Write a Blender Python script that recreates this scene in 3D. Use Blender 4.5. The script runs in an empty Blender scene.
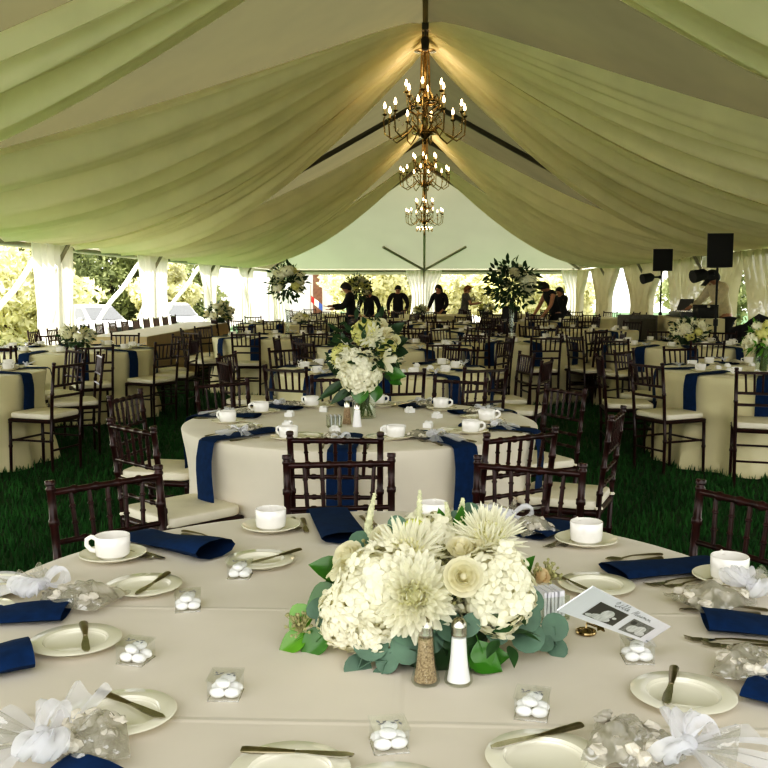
import bpy, math, random
import numpy as np
from mathutils import Vector, Matrix
random.seed(7); np.random.seed(7)
PI = math.pi
scene = bpy.context.scene
COL = scene.collection
F = 950.0; CAMZ = 1.45; PITCH = math.radians(5.77); YAW = math.radians(2.41)
TZ = 0.76                                    # table-top height

# ------------------------------------------------------------------ camera
cd = bpy.data.cameras.new('camera'); cam = bpy.data.objects.new('camera', cd); COL.objects.link(cam)
cd.sensor_width = 36; cd.lens = F / 768 * 36; cd.clip_end = 400; cd.clip_start = .05
cam.location = (0, 0, CAMZ); cam.rotation_euler = (PI/2 - PITCH, 0, YAW)
scene.camera = cam
RM = cam.rotation_euler.to_matrix()
def ray(px, py): return RM @ Vector(((px-384)/F, -(py-384)/F, -1))
def P(px, py, z=TZ):                         # where the sight line of a measured point meets the plane at height z
    d = ray(px, py); return Vector((0, 0, CAMZ)) + d * ((z-CAMZ)/d.z)
def PD(px, py, Y):                           # ... and the upright plane y = Y
    d = ray(px, py); return Vector((0, 0, CAMZ)) + d * (Y/d.y)
def proj(v):
    q = RM.transposed() @ (Vector(v) - Vector((0, 0, CAMZ)))
    return (384 + F*q.x/-q.z, 384 - F*q.y/-q.z, -q.z)

# ------------------------------------------------------------------ materials
def new_mat(name):
    m = bpy.data.materials.new(name); m.use_nodes = True; nt = m.node_tree; nt.nodes.clear()
    return m, nt, nt.nodes.new('ShaderNodeOutputMaterial')
def noise_col(nt, col, amount, scale, detail=3, col2=None):
    tc = nt.nodes.new('ShaderNodeTexCoord'); no = nt.nodes.new('ShaderNodeTexNoise')
    no.inputs['Scale'].default_value = scale; no.inputs['Detail'].default_value = detail
    nt.links.new(tc.outputs['Object'], no.inputs['Vector'])
    mp = nt.nodes.new('ShaderNodeMapRange'); mp.inputs[1].default_value = .3; mp.inputs[2].default_value = .7
    nt.links.new(no.outputs['Fac'], mp.inputs[0])
    mx = nt.nodes.new('ShaderNodeMix'); mx.data_type = 'RGBA'
    a = [c*(1-amount) for c in col] if col2 is None else col
    b = [min(1, c*(1+amount)) for c in col] if col2 is None else col2
    mx.inputs[6].default_value = (*a, 1); mx.inputs[7].default_value = (*b, 1)
    nt.links.new(mp.outputs[0], mx.inputs[0])
    return mx.outputs[2], no
def mat(name, col, rough=.5, metal=0, var=.12, scale=20, bump=0, bscale=None, col2=None, coat=0, sheen=0, spec=.5, emit=0, emitcol=None):
    m, nt, out = new_mat(name)
    b = nt.nodes.new('ShaderNodeBsdfPrincipled'); nt.links.new(b.outputs[0], out.inputs[0])
    c, no = noise_col(nt, col, var, scale, col2=col2); nt.links.new(c, b.inputs['Base Color'])
    b.inputs['Roughness'].default_value = rough; b.inputs['Metallic'].default_value = metal
    b.inputs['Coat Weight'].default_value = coat; b.inputs['Sheen Weight'].default_value = sheen
    b.inputs['Specular IOR Level'].default_value = spec
    if emit:
        b.inputs['Emission Color'].default_value = (*(emitcol or col), 1); b.inputs['Emission Strength'].default_value = emit
    if bump:
        n2 = nt.nodes.new('ShaderNodeTexNoise'); n2.inputs['Scale'].default_value = bscale or scale; n2.inputs['Detail'].default_value = 4
        tc = nt.nodes.new('ShaderNodeTexCoord'); nt.links.new(tc.outputs['Object'], n2.inputs['Vector'])
        bp = nt.nodes.new('ShaderNodeBump'); bp.inputs['Strength'].default_value = bump; bp.inputs['Distance'].default_value = .02
        nt.links.new(n2.outputs['Fac'], bp.inputs['Height']); nt.links.new(bp.outputs[0], b.inputs['Normal'])
    return m
def cloth_mat(name, col, trans=.4, clear=0., var=.08, scale=3, tcol=None, gloss=0., bump=0., bscale=20):
    """thin fabric or film: part diffuse, part light passing through, part open weave"""
    m, nt, out = new_mat(name)
    c, no = noise_col(nt, col, var, scale)
    d = nt.nodes.new('ShaderNodeBsdfDiffuse'); t = nt.nodes.new('ShaderNodeBsdfTranslucent')
    nt.links.new(c, d.inputs['Color'])
    if tcol: t.inputs['Color'].default_value = (*tcol, 1)
    else: nt.links.new(c, t.inputs['Color'])
    mx = nt.nodes.new('ShaderNodeMixShader'); mx.inputs[0].default_value = trans
    nt.links.new(d.outputs[0], mx.inputs[1]); nt.links.new(t.outputs[0], mx.inputs[2]); last = mx
    if clear:
        tr = nt.nodes.new('ShaderNodeBsdfTransparent'); m2 = nt.nodes.new('ShaderNodeMixShader'); m2.inputs[0].default_value = clear
        nt.links.new(last.outputs[0], m2.inputs[1]); nt.links.new(tr.outputs[0], m2.inputs[2]); last = m2
    if gloss:
        g = nt.nodes.new('ShaderNodeBsdfGlossy'); g.inputs['Roughness'].default_value = .12
        m3 = nt.nodes.new('ShaderNodeMixShader'); m3.inputs[0].default_value = gloss
        if bump:
            n2 = nt.nodes.new('ShaderNodeTexNoise'); n2.inputs['Scale'].default_value = bscale
            tc = nt.nodes.new('ShaderNodeTexCoord'); nt.links.new(tc.outputs['Object'], n2.inputs['Vector'])
            bp = nt.nodes.new('ShaderNodeBump'); bp.inputs['Strength'].default_value = bump; bp.inputs['Distance'].default_value = .03
            nt.links.new(n2.outputs['Fac'], bp.inputs['Height']); nt.links.new(bp.outputs[0], g.inputs['Normal'])
        nt.links.new(last.outputs[0], m3.inputs[1]); nt.links.new(g.outputs[0], m3.inputs[2]); last = m3
    nt.links.new(last.outputs[0], out.inputs[0])
    return m
def clear_mat(name, tint=(1, 1, 1), gloss=.12, rough=.05):
    m, nt, out = new_mat(name)
    tr = nt.nodes.new('ShaderNodeBsdfTransparent'); tr.inputs[0].default_value = (*tint, 1)
    g = nt.nodes.new('ShaderNodeBsdfGlossy'); g.inputs['Roughness'].default_value = rough
    lw = nt.nodes.new('ShaderNodeLayerWeight'); lw.inputs[0].default_value = .5
    pw = nt.nodes.new('ShaderNodeMath'); pw.operation = 'POWER'; pw.inputs[1].default_value = 4; nt.links.new(lw.outputs['Facing'], pw.inputs[0])
    ad = nt.nodes.new('ShaderNodeMath'); ad.operation = 'MULTIPLY_ADD'; ad.use_clamp = True; ad.inputs[1].default_value = .6; ad.inputs[2].default_value = gloss
    nt.links.new(pw.outputs[0], ad.inputs[0])
    mx = nt.nodes.new('ShaderNodeMixShader'); nt.links.new(ad.outputs[0], mx.inputs[0])
    nt.links.new(tr.outputs[0], mx.inputs[1]); nt.links.new(g.outputs[0], mx.inputs[2]); nt.links.new(mx.outputs[0], out.inputs[0])
    return m

M = {}
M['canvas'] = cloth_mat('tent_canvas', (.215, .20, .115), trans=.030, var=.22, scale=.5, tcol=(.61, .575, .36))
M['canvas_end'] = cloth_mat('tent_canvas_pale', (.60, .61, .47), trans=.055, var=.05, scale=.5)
M['drape'] = cloth_mat('sheer_drape', (.95, .90, .68), trans=.30, clear=.12, var=.05, scale=2)
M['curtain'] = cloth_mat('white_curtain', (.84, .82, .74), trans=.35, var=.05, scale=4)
M['curtain_shade'] = cloth_mat('white_curtain_shade_tint', (.66, .60, .43), trans=.22, var=.06, scale=4)  # white curtain again, with the right wall's shade mixed into its colour
M['vinyl'] = cloth_mat('clear_vinyl', (.52, .47, .30), trans=.30, clear=.06, var=.1, scale=3, gloss=.18, bump=.8, bscale=5)  # tint darkened, putting the shade of the right wall into the colour
M['steel_frame'] = mat('painted_frame', (.10, .09, .06), .5, .3)
M['pole'] = mat('tent_pole', (.30, .28, .22), .5, .4)
M['cloth'] = mat('ivory_linen', (.74, .67, .55), .75, var=.05, scale=4, bump=.06, bscale=300, sheen=.2)
M['cloth_far'] = mat('ivory_polyester', (.74, .67, .43), .75, var=.06, scale=3, sheen=.2)
M['cloth_shaded'] = mat('shade_tinted_cloth', (.55, .42, .25), .8, var=.06, scale=3)  # head-table cloth, the shade on its sides painted as tan
M['wood'] = mat('mahogany_lacquer', (.024, .0050, .0042), .34, var=.5, scale=35, coat=.10, spec=.28)
M['pad'] = mat('ivory_pad', (.78, .72, .58), .7, var=.05, scale=12, bump=.05)
M['navy'] = mat('navy_napkin', (.004, .026, .085), .85, var=.18, scale=40, bump=.08, bscale=500, spec=.2)
M['china'] = mat('white_china', (.86, .83, .78), .12, var=.02, coat=.5)
M['plate'] = mat('cream_china', (.80, .77, .63), .12, var=.02, coat=.5)
M['silver'] = mat('worn_silver', (.27, .235, .16), .28, 1, var=.3, scale=60)
M['steel'] = mat('bright_steel', (.45, .43, .38), .22, 1, var=.15, scale=60)
M['brass'] = mat('aged_brass', (.32, .24, .12), .25, 1, var=.3, scale=30)
M['glass'] = clear_mat('thin_glass', (.93, .95, .92), .06)
M['film'] = cloth_mat('cellophane', (.62, .60, .53), trans=.5, clear=.60, gloss=.14, bump=.6, bscale=40)
M['acrylic'] = clear_mat('clear_box', (.97, .98, .98), .05)
M['almond'] = mat('sugar_almond', (.92, .91, .89), .3, var=.03)
M['tulle'] = cloth_mat('white_tulle', (.90, .90, .97), trans=.4, clear=.55, var=.05)
M['tulle_knot'] = cloth_mat('white_tulle_knot', (.92, .92, .98), trans=.4, clear=.42, var=.05)
M['sweet'] = mat('grey_wrapped_sweet', (.54, .50, .42), .6, var=.35, scale=18)
M['card'] = mat('white_card', (.84, .83, .90), .6, var=.02)
M['ink'] = mat('grey_ink', (.22, .22, .25), .6)
M['photo_dark'] = mat('photo_black', (.012, .012, .012), .5, var=.6, scale=30)
M['photo_light'] = mat('photo_pale', (.62, .62, .62), .5, var=.25, scale=90)
M['photo_mid'] = mat('photo_grey', (.15, .15, .15), .5, var=.9, scale=160)
M['salt'] = mat('salt', (.93, .91, .93), .8, var=.02)
M['pepper'] = mat('ground_pepper', (.30, .22, .14), .9, var=.6, scale=300)
M['hydrangea'] = cloth_mat('hydrangea_petal', (.90, .87, .68), trans=.20, var=.10, scale=25)
M['hydrangea_yellow'] = cloth_mat('yellow_hydrangea_petal', (.78, .75, .34), trans=.25, var=.12, scale=25)
M['mum'] = cloth_mat('chrysanthemum_petal', (.90, .88, .72), trans=.35, var=.06, scale=18)
M['mum_heart'] = cloth_mat('chrysanthemum_heart', (.92, .90, .62), trans=.35, var=.08, scale=18)
M['rose'] = cloth_mat('rose_petal', (.90, .86, .66), trans=.35, var=.05, scale=25)
M['yellow_bloom'] = mat('yellow_green_bloom', (.55, .58, .12), .6, var=.2)
M['leaf'] = mat('bright_leaf', (.035, .13, .010), .35, var=.35, scale=14, coat=.2)
M['leaf_light'] = mat('light_leaf', (.09, .24, .018), .35, var=.25, scale=14, coat=.2)
M['leaf_dark'] = mat('dark_leaf', (.020, .055, .016), .45, var=.4, scale=8)
M['eucalyptus'] = mat('eucalyptus_leaf', (.085, .15, .105), .6, var=.25, scale=18)
M['seed'] = mat('seeded_filler', (.28, .27, .13), .7, var=.4, scale=60)
M['spike'] = mat('veronica_spike', (.58, .58, .36), .7, var=.3, scale=90)
M['stem'] = mat('green_stem', (.08, .13, .03), .6)
M['peach'] = cloth_mat('peach_petal', (.85, .70, .48), trans=.3)
M['bulb'] = mat('lit_bulb', (1, .80, .5), .4, emit=14, emitcol=(1, .72, .38))
M['candle'] = mat('cream_candle', (.75, .62, .42), .5)
M['crystal'] = clear_mat('crystal', (.85, .75, .6), .35, .1)
M['black'] = mat('matt_black', (.010, .010, .010), .6, var=.3)
M['black_cloth'] = mat('black_cloth', (.012, .011, .012), .9, var=.4, scale=12)
M['grille'] = mat('speaker_grille', (.008, .007, .007), .7, var=.5, scale=200)
M['skin'] = mat('skin', (.45, .24, .15), .5, var=.08)
M['hair_dark'] = mat('dark_hair', (.012, .008, .006), .5, var=.4, scale=60)
M['hair_auburn'] = mat('auburn_hair', (.22, .09, .03), .5, var=.4, scale=60)
M['grey_top'] = mat('grey_top', (.14, .13, .12), .8, var=.3, scale=30)
M['pale_shirt'] = mat('pale_shirt', (.60, .53, .38), .8, var=.1)
M['jeans'] = mat('dark_trousers', (.015, .015, .02), .8)
M['eye'] = mat('eye', (.02, .015, .01), .2)
M['lip'] = mat('lip', (.35, .10, .08), .5)
M['car'] = mat('white_car_paint', (.42, .42, .43), .2, var=.02, coat=.8)
M['car_glass'] = mat('car_window', (.10, .105, .11), .3, var=.2)
M['tyre'] = mat('tyre', (.02, .02, .02), .8)
M['chrome'] = mat('chrome_trim', (.5, .5, .5), .15, 1)
M['bark'] = mat('bark', (.09, .06, .035), .9, var=.4, scale=9, bump=.5)
M['tree_yellow'] = cloth_mat('sunlit_foliage', (.58, .57, .33), trans=.45, var=.5, scale=1.2)  # leaves paled so that overexposed daylight sits in their colour
M['tree_green'] = cloth_mat('green_foliage', (.22, .25, .12), trans=.45, var=.6, scale=1.2)
M['tree_dark'] = cloth_mat('dark_foliage', (.11, .13, .065), trans=.45, var=.6, scale=1.2)
M['brick'] = mat('red_brick', (.15, .075, .05), .9, var=.25, scale=6)
M['stucco'] = mat('white_stucco', (.88, .87, .85), .9, var=.03)
M['gravel'] = mat('pale_gravel', (.50, .47, .42), .95, var=.2, scale=5)
M['red'] = mat('red_cloth', (.45, .03, .03), .8)
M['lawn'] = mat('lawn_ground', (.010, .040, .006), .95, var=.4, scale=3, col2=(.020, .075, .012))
M['blade'] = mat('grass_blade', (.012, .066, .012), .8, var=.5, scale=2.2, col2=(.034, .13, .026), spec=.2)
M['strap'] = mat('white_strap', (.85, .85, .83), .8)
M['laptop'] = mat('laptop_shell', (.06, .06, .065), .4)

# ------------------------------------------------------------------ mesh building
class MB:
    def __init__(s): s.v = []; s.f = []; s.mi = []; s.cur = 0
    def add(s, vs, fs):
        o = len(s.v); s.v.extend([tuple(x) for x in vs]); s.f.extend([tuple(i+o for i in f) for f in fs]); s.mi.extend([s.cur]*len(fs)); return s
    def box(s, c, d, rot=None):
        c = Vector(c); R = rot or Matrix.Identity(3); vs = []
        for z in (-.5, .5):
            for x, y in ((-.5, -.5), (.5, -.5), (.5, .5), (-.5, .5)): vs.append(c + R @ Vector((x*d[0], y*d[1], z*d[2])))
        return s.add(vs, [(3,2,1,0), (4,5,6,7), (0,1,5,4), (1,2,6,5), (2,3,7,6), (3,0,4,7)])
    def rbox(s, c, d, r, rot=None, n=3):
        """box with rounded vertical corners and softened top and bottom edges"""
        c = Vector(c); R = rot or Matrix.Identity(3); hx, hy, hz = d[0]/2, d[1]/2, d[2]/2; r = min(r, hx*.98, hy*.98); e = min(r*.6, hz*.6)
        rings = []
        for z, ins in ((-hz, e), (-hz+e*.3, e*.3), (-hz+e, 0), (hz-e, 0), (hz-e*.3, e*.3), (hz, e)):
            ring = []
            for cx, cy, a0 in ((hx-r, hy-r, 0), (-hx+r, hy-r, PI/2), (-hx+r, -hy+r, PI), (hx-r, -hy+r, 1.5*PI)):
                for k in range(n+1):
                    a = a0 + PI/2*k/n; q = max(r-ins, 1e-4); ring.append(c + R @ Vector((cx+q*math.cos(a), cy+q*math.sin(a), z)))
            rings.append(ring)
        N = len(rings[0]); vs = [v for g in rings for v in g]; fs = []
        for i in range(len(rings)-1):
            for j in range(N): fs.append((i*N+j, i*N+(j+1) % N, (i+1)*N+(j+1) % N, (i+1)*N+j))
        fs.append(tuple(range(N-1, -1, -1))); fs.append(tuple((len(rings)-1)*N+j for j in range(N)))
        return s.add(vs, fs)
    def tube(s, pts, rad, n=8, cap=True, flat=1.0, up=None):
        pts = [Vector(p) for p in pts]
        if not hasattr(rad, '__len__'): rad = [rad]*len(pts)
        t = []
        for i in range(len(pts)):
            a = pts[max(i-1, 0)]; b = pts[min(i+1, len(pts)-1)]; d = (b-a); t.append(d.normalized() if d.length > 1e-9 else Vector((0, 0, 1)))
        u = Vector(up) if up else (Vector((1, 0, 0)) if abs(t[0].x) < .8 else Vector((0, 1, 0)))
        vs = []
        for i, p in enumerate(pts):
            u = (u - t[i]*u.dot(t[i])); u = u.normalized() if u.length > 1e-6 else t[i].orthogonal().normalized(); w = t[i].cross(u)
            for k in range(n):
                a = 2*PI*k/n; vs.append(p + u*(math.cos(a)*rad[i]) + w*(math.sin(a)*rad[i]*flat))
        fs = []
        for i in range(len(pts)-1):
            for k in range(n): fs.append((i*n+k, i*n+(k+1) % n, (i+1)*n+(k+1) % n, (i+1)*n+k))
        if cap: fs.append(tuple(range(n-1, -1, -1))); fs.append(tuple((len(pts)-1)*n+k for k in range(n)))
        return s.add(vs, fs)
    def lathe(s, prof, n=20, c=(0, 0, 0), wob=None):
        c = Vector(c); vs = []
        for r, z in prof:
            for k in range(n):
                a = 2*PI*k/n; q = r*(1 if wob is None else wob(a, z)); vs.append(c + Vector((q*math.cos(a), q*math.sin(a), z)))
        fs = []
        for i in range(len(prof)-1):
            for k in range(n): fs.append((i*n+k, i*n+(k+1) % n, (i+1)*n+(k+1) % n, (i+1)*n+k))
        if prof[0][0] > 1e-5: fs.append(tuple(range(n-1, -1, -1)))
        if prof[-1][0] > 1e-5: fs.append(tuple((len(prof)-1)*n+k for k in range(n)))
        return s.add(vs, fs)
    def grid(s, fn, nu, nv):
        vs = [fn(i/nu, j/nv) for i in range(nu+1) for j in range(nv+1)]; w = nv+1
        return s.add(vs, [(i*w+j, i*w+j+1, (i+1)*w+j+1, (i+1)*w+j) for i in range(nu) for j in range(nv)])
    def ball(s, c, r, nu=8, nv=12, rot=None):
        if not hasattr(r, '__len__'): r = (r, r, r)
        c = Vector(c); R = rot or Matrix.Identity(3); vs = []
        for i in range(nu+1):
            th = PI*i/nu
            for j in range(nv):
                a = 2*PI*j/nv; vs.append(c + R @ Vector((r[0]*math.sin(th)*math.cos(a), r[1]*math.sin(th)*math.sin(a), r[2]*math.cos(th))))
        fs = [(i*nv+j, (i+1)*nv+j, (i+1)*nv+(j+1) % nv, i*nv+(j+1) % nv) for i in range(nu) for j in range(nv)]
        return s.add(vs, fs)
    def prism(s, poly, y0, y1, axis='y'):
        """extrude a polygon; axis y: poly in (x,z), axis x: poly in (y,z), axis z: poly in (x,y)"""
        n = len(poly)
        def mk(p, q): return {'y': (p[0], q, p[1]), 'x': (q, p[0], p[1]), 'z': (p[0], p[1], q)}[axis]
        vs = [mk(p, y0) for p in poly] + [mk(p, y1) for p in poly]
        return s.add(vs, [tuple(range(n-1, -1, -1)), tuple(range(n, 2*n))] + [(i, (i+1) % n, n+(i+1) % n, n+i) for i in range(n)])
    def xf(s, Mx):
        s.v = [tuple(Mx @ Vector(v)) for v in s.v]; return s
    def off(s, d): s.v = [(v[0]-d[0], v[1]-d[1], v[2]-d[2]) for v in s.v]; return s

def mesh(name, mb, mats, smooth=True):
    me = bpy.data.meshes.new(name); me.from_pydata(mb.v, [], mb.f)
    for m in (mats if isinstance(mats, (list, tuple)) else [mats]): me.materials.append(m)
    if len(me.materials) > 1: me.polygons.foreach_set('material_index', mb.mi)
    me.update()
    if smooth: me.shade_smooth(); me.set_sharp_from_angle(angle=math.radians(42))
    return me
def obj(name, mb, mats, parent=None, smooth=True, loc=None, rotz=0):
    o = bpy.data.objects.new(name, mesh(name, mb, mats, smooth)); COL.objects.link(o)
    if parent: o.parent = parent
    if loc is not None: o.location = loc
    if rotz: o.rotation_euler.z = rotz
    return o
def tag(o, label, cat, group=None, kind=None):
    o['label'] = label; o['category'] = cat
    if group: o['group'] = group
    if kind: o['kind'] = kind
    return o
def thing(name, label, cat, loc=(0, 0, 0), rotz=0, group=None):
    o = bpy.data.objects.new(name, None); o.empty_display_size = .1; COL.objects.link(o); o.location = loc; o.rotation_euler = (0, 0, rotz)
    return tag(o, label, cat, group)
def struct(name, mb, mats, smooth=False):
    o = obj(name, mb, mats, None, smooth); o['kind'] = 'structure'; return o
def dup(root, loc, rotz, label, group=None, scale=None):
    r = root.copy(); COL.objects.link(r); r.location = loc; r.rotation_euler = (0, 0, rotz); r['label'] = label
    if group: r['group'] = group
    if scale: r.scale = (scale,)*3
    for ch in list(root.children):
        c = ch.copy(); COL.objects.link(c); c.parent = r
        for g in list(ch.children):
            d = g.copy(); COL.objects.link(d); d.parent = c
    return r
class Proto:
    """first use places the source itself, later uses place copies"""
    def __init__(s, root): s.root = root; s.used = False
    def put(s, loc, rotz, label, group=None, scale=None):
        if not s.used:
            s.used = True; r = s.root; r.location = loc; r.rotation_euler = (0, 0, rotz); r['label'] = label
            if group: r['group'] = group
            if scale: r.scale = (scale,)*3
            return r
        r = dup(s.root, loc, rotz, label, group)
        r.scale = (scale,)*3 if scale else (1, 1, 1)
        return r
def rotz(a): return Matrix.Rotation(a, 3, 'Z')
def basis(d, up=(0, 0, 1)):
    """columns: side, along d, normal"""
    y = Vector(d).normalized(); z = Vector(up); z = (z - y*z.dot(y))
    z = z.normalized() if z.length > 1e-6 else y.orthogonal().normalized(); x = y.cross(z)
    return Matrix((x, y, z)).transposed()
def sm(t): t = max(0, min(1, t)); return t*t*(3-2*t)
# ================================================================== SETTING
HW = 6.1; EAVE = 2.14; RIDGE = 5.52; Y0 = -1.2; YH = 31.9; YE = 37.4
POLES = [4.4, 9.9, 15.4, 20.9, 26.4, 31.9, 37.4]; CROWNS = POLES[:-1]
def ground_z(x, y):
    a = max(0, abs(x)-7.0); b = max(0, y-38.5)
    return -min(1.0, a*.13) - min(.8, b*.08)
mb = MB()
xs = [-90, -60, -40, -28, -20, -16, -14, -12, -10, -8.5, -7, 0, 7, 8.5, 10, 12, 14, 20, 40, 90]; ys = [-20, -2, 10, 20, 30, 38.5, 42, 46, 50, 60, 80, 130]
mb.grid(lambda u, v: (xs[round(u*(len(xs)-1))], ys[round(v*(len(ys)-1))], ground_z(xs[round(u*(len(xs)-1))], ys[round(v*(len(ys)-1))])), len(xs)-1, len(ys)-1)
mb.f = [f[::-1] for f in mb.f]
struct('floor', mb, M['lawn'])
# lawn colour carries the sunlight and bounces it onto the drapes; then gravel
mb = MB(); mb.grid(lambda u, v: (-60+u*49, 10+v*80, ground_z(-60+u*49, 10+v*80)+.012), 24, 16); mb.f = [f[::-1] for f in mb.f]
M['lawn_sun'] = mat('sunlit_lawn_tint', (.29, .27, .17), .95, var=.3, scale=2)
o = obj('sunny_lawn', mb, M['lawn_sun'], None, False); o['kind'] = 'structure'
mb = MB(); mb.grid(lambda u, v: (-60+u*120, 41+v*40, ground_z(-60+u*120, 41+v*40)+.02), 40, 30); mb.f = [f[::-1] for f in mb.f]
o = obj('gravel_yard', mb, M['gravel'], None, False); o['kind'] = 'structure'

# grass blades where the lawn shows between the tables
def grass():
    rng = np.random.default_rng(3); n = 75000
    Y = 2.6 + (rng.random(n)**1.5)*10.5; X = (rng.random(n)*2-1)*(.45*Y+.4)
    h = .035 + .04*rng.random(n); a = rng.random(n)*2*PI; w = .0035 + .0006*Y; ln = (rng.random((n, 2))-.5)*.05
    base = np.stack([X, Y, np.zeros(n)], 1); side = np.stack([np.cos(a)*w, np.sin(a)*w, np.zeros(n)], 1)
    tip = base + np.stack([ln[:, 0], ln[:, 1], h], 1)
    V = np.empty((n*3, 3)); V[0::3] = base-side; V[1::3] = base+side; V[2::3] = tip
    me = bpy.data.meshes.new('grass'); me.vertices.add(n*3); me.vertices.foreach_set('co', V.ravel())
    me.loops.add(n*3); me.loops.foreach_set('vertex_index', np.arange(n*3, dtype=np.int32)); me.polygons.add(n)
    me.polygons.foreach_set('loop_start', np.arange(0, n*3, 3, dtype=np.int32)); me.update(calc_edges=True); me.materials.append(M['blade'])
    o = bpy.data.objects.new('grass', me); COL.objects.link(o); return o
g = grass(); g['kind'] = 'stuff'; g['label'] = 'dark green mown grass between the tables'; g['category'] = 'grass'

# ------------------------------------------------------------------ canvas roof
def roof_z(x): return EAVE + (RIDGE-EAVE)*(1-abs(x)/HW)
mb = MB()
for s in (-1, 1):
    mb.grid(lambda u, v: (s*HW*(1-u), Y0+(YH-Y0)*v, EAVE+(RIDGE-EAVE)*u + .05), 10, 36)
    mb.add([(s*HW, YH, EAVE+.05), (s*HW, YE, EAVE+.05), (0, YH, RIDGE+.05)], [(0, 1, 2)])
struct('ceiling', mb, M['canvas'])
mb = MB(); mb.grid(lambda u, v: (-HW*(1-u)+2*HW*(1-u)*v, YE-(YE-YH)*u, EAVE+(RIDGE-EAVE)*u+.05), 10, 12)
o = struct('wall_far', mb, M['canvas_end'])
mb = MB()                                      # scalloped eave skirt
for s in (-1, 1): mb.grid(lambda u, v: (s*(HW+.02), Y0+(YE-Y0)*u, EAVE+.05-.13*v), 40, 1)
mb.grid(lambda u, v: (-HW+2*HW*u, YE+.02, EAVE+.05-.22*v), 20, 1)
struct('trim_0', mb, M['canvas_end'])
# rafters, ridge, hip bars, poles
def bar(name, a, b, r, m, flat=1.0): return struct(name, MB().tube([a, b], r, 8, flat=flat), m, True)
n = 1
for Yc in CROWNS:
    for s in (-1, 1):
        bar('trim_%d' % n, (0, Yc, RIDGE-.06), (s*HW, Yc, EAVE-.02), .055, M['steel_frame']); n += 1
for s in (-1, 1):
    bar('trim_%d' % n, (0, YH, RIDGE-.06), (s*HW, YE, EAVE-.02), .05, M['pole']); n += 1
    bar('trim_%d' % n, (0, YE-.1, EAVE), (s*1.55, YE-1.42, EAVE+.84), .05, M['pole']); n += 1
bar('trim_%d' % n, (0, YH, RIDGE-.06), (0, YE, EAVE-.02), .045, M['pole']); n += 1
bar('trim_%d' % n, (0, Y0, RIDGE-.05), (0, YH, RIDGE-.05), .04, M['canvas']); n += 1
for s in (-1, 1):
    bar('trim_%d' % n, (s*HW, Y0, EAVE-.02), (s*HW, YE, EAVE-.02), .04, M['pole']); n += 1
    for Yp in POLES:
        bar('trim_%d' % n, (s*HW, Yp, 0), (s*HW, Yp, EAVE), .05, M['pole']); n += 1
        bar('trim_%d' % n, (s*HW, Yp, 1.62), (s*(HW-.42), Yp, EAVE+.22), .035, M['pole']); n += 1
bar('trim_%d' % n, (-HW, YE, EAVE-.02), (HW, YE, EAVE-.02), .04, M['pole']); n += 1
bar('trim_%d' % n, (0, YE, 0), (0, YE, EAVE), .05, M['pole']); n += 1

# crown fittings under the ridge with a small up-lamp
for k, Yc in enumerate(CROWNS[1:4]):
    t = thing('ridge_spotlight', ['dark clamp spotlight on the ridge above the top of the nearest chandelier', 'dark clamp spotlight on the ridge behind the first chandelier', 'small clamp spotlight on the ridge by the middle chandelier'][k], 'spotlight', (0, Yc-.9 if k == 0 else Yc-.5, RIDGE-.1))
    obj('clamp', MB().box((0, 0, -.03), (.12, .12, .10)).tube([(0, 0, -.05), (0, 0, -.2)], .02), M['steel_frame'], t)
    obj('lamp_body', MB().lathe([(.03, -.38), (.055, -.36), (.065, -.22), (.05, -.18), (0, -.17)], 14), M['black'], t)
    for s in (-1, 1): obj('lamp_head', MB().tube([(s*.05, 0, -.03), (s*.2, -.05, -.05)], [.05, .07], 10), M['steel'], t)

# ------------------------------------------------------------------ sheer drapes swagged from the ridge to the eaves
def drape(side, Yc, y_near, y_far, sag, folds, seed, z_end=2.10):
    rng = random.Random(seed); ph = [rng.random()*6.28 for _ in range(4)]
    def fn(u, v):
        x = side*(.05 + (HW-.08)*u)
        spread = .10 + .90*(u**.72)
        y = Yc + (y_near + (y_far-y_near)*v)*spread + (v-.5)*.45*(1-u)
        line = (RIDGE-.20) + (z_end-(RIDGE-.20))*u
        sg = sag*(.75 + .5*math.sin(PI*v*.9+.3)) * 4*u*(1-u)*(.72+.28*u)
        fold = (.05+.12*math.sin(PI*min(1, u*1.02)))*(math.sin(v*folds*2*PI+ph[0]+1.2*u) + .55*math.sin(v*folds*3.7*PI+ph[1]-u) + .3*math.sin(v*folds*7.1*PI+ph[2]+2*u))
        z = line - sg + (fold+.08)*(.5+.5*u)
        return (x, y, max(z, 2.02))
    return MB().grid(fn, 34, 110)
NAMES = ['first', 'second', 'third', 'fourth', 'fifth', 'sixth']
spec = [(9.5, [(-2.7, -.6, .35, 3)]),
        (15.6, [(-7.2, -2.6, .50, 4), (-3.4, 1.6, .55, 5), (.4, 4.7, .62, 4)]),
        (24.2, [(-5.8, -.8, .62, 5), (-1.8, 3.2, .78, 5)]),
        (28.9, [(-3.4, 3.2, .72, 6)])]
k = 0
for i, (Yc, parts) in enumerate(spec):
    for j, (a, b, sg, fo) in enumerate(parts):
        for s in (-1, 1):
            o = obj('ceiling_drape', drape(s, Yc, a, b, sg, fo, k), M['drape']); k += 1
            which = '' if len(parts) == 1 else (' upper', ' middle' if len(parts) == 3 else ' lower', ' lower')[j]
            tag(o, f"sheer cream{which} drape, {NAMES[i]} ridge gather from the camera, sweeping to {'left' if s < 0 else 'right'} eave", 'drape', 'sheer ceiling drapes')

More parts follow.
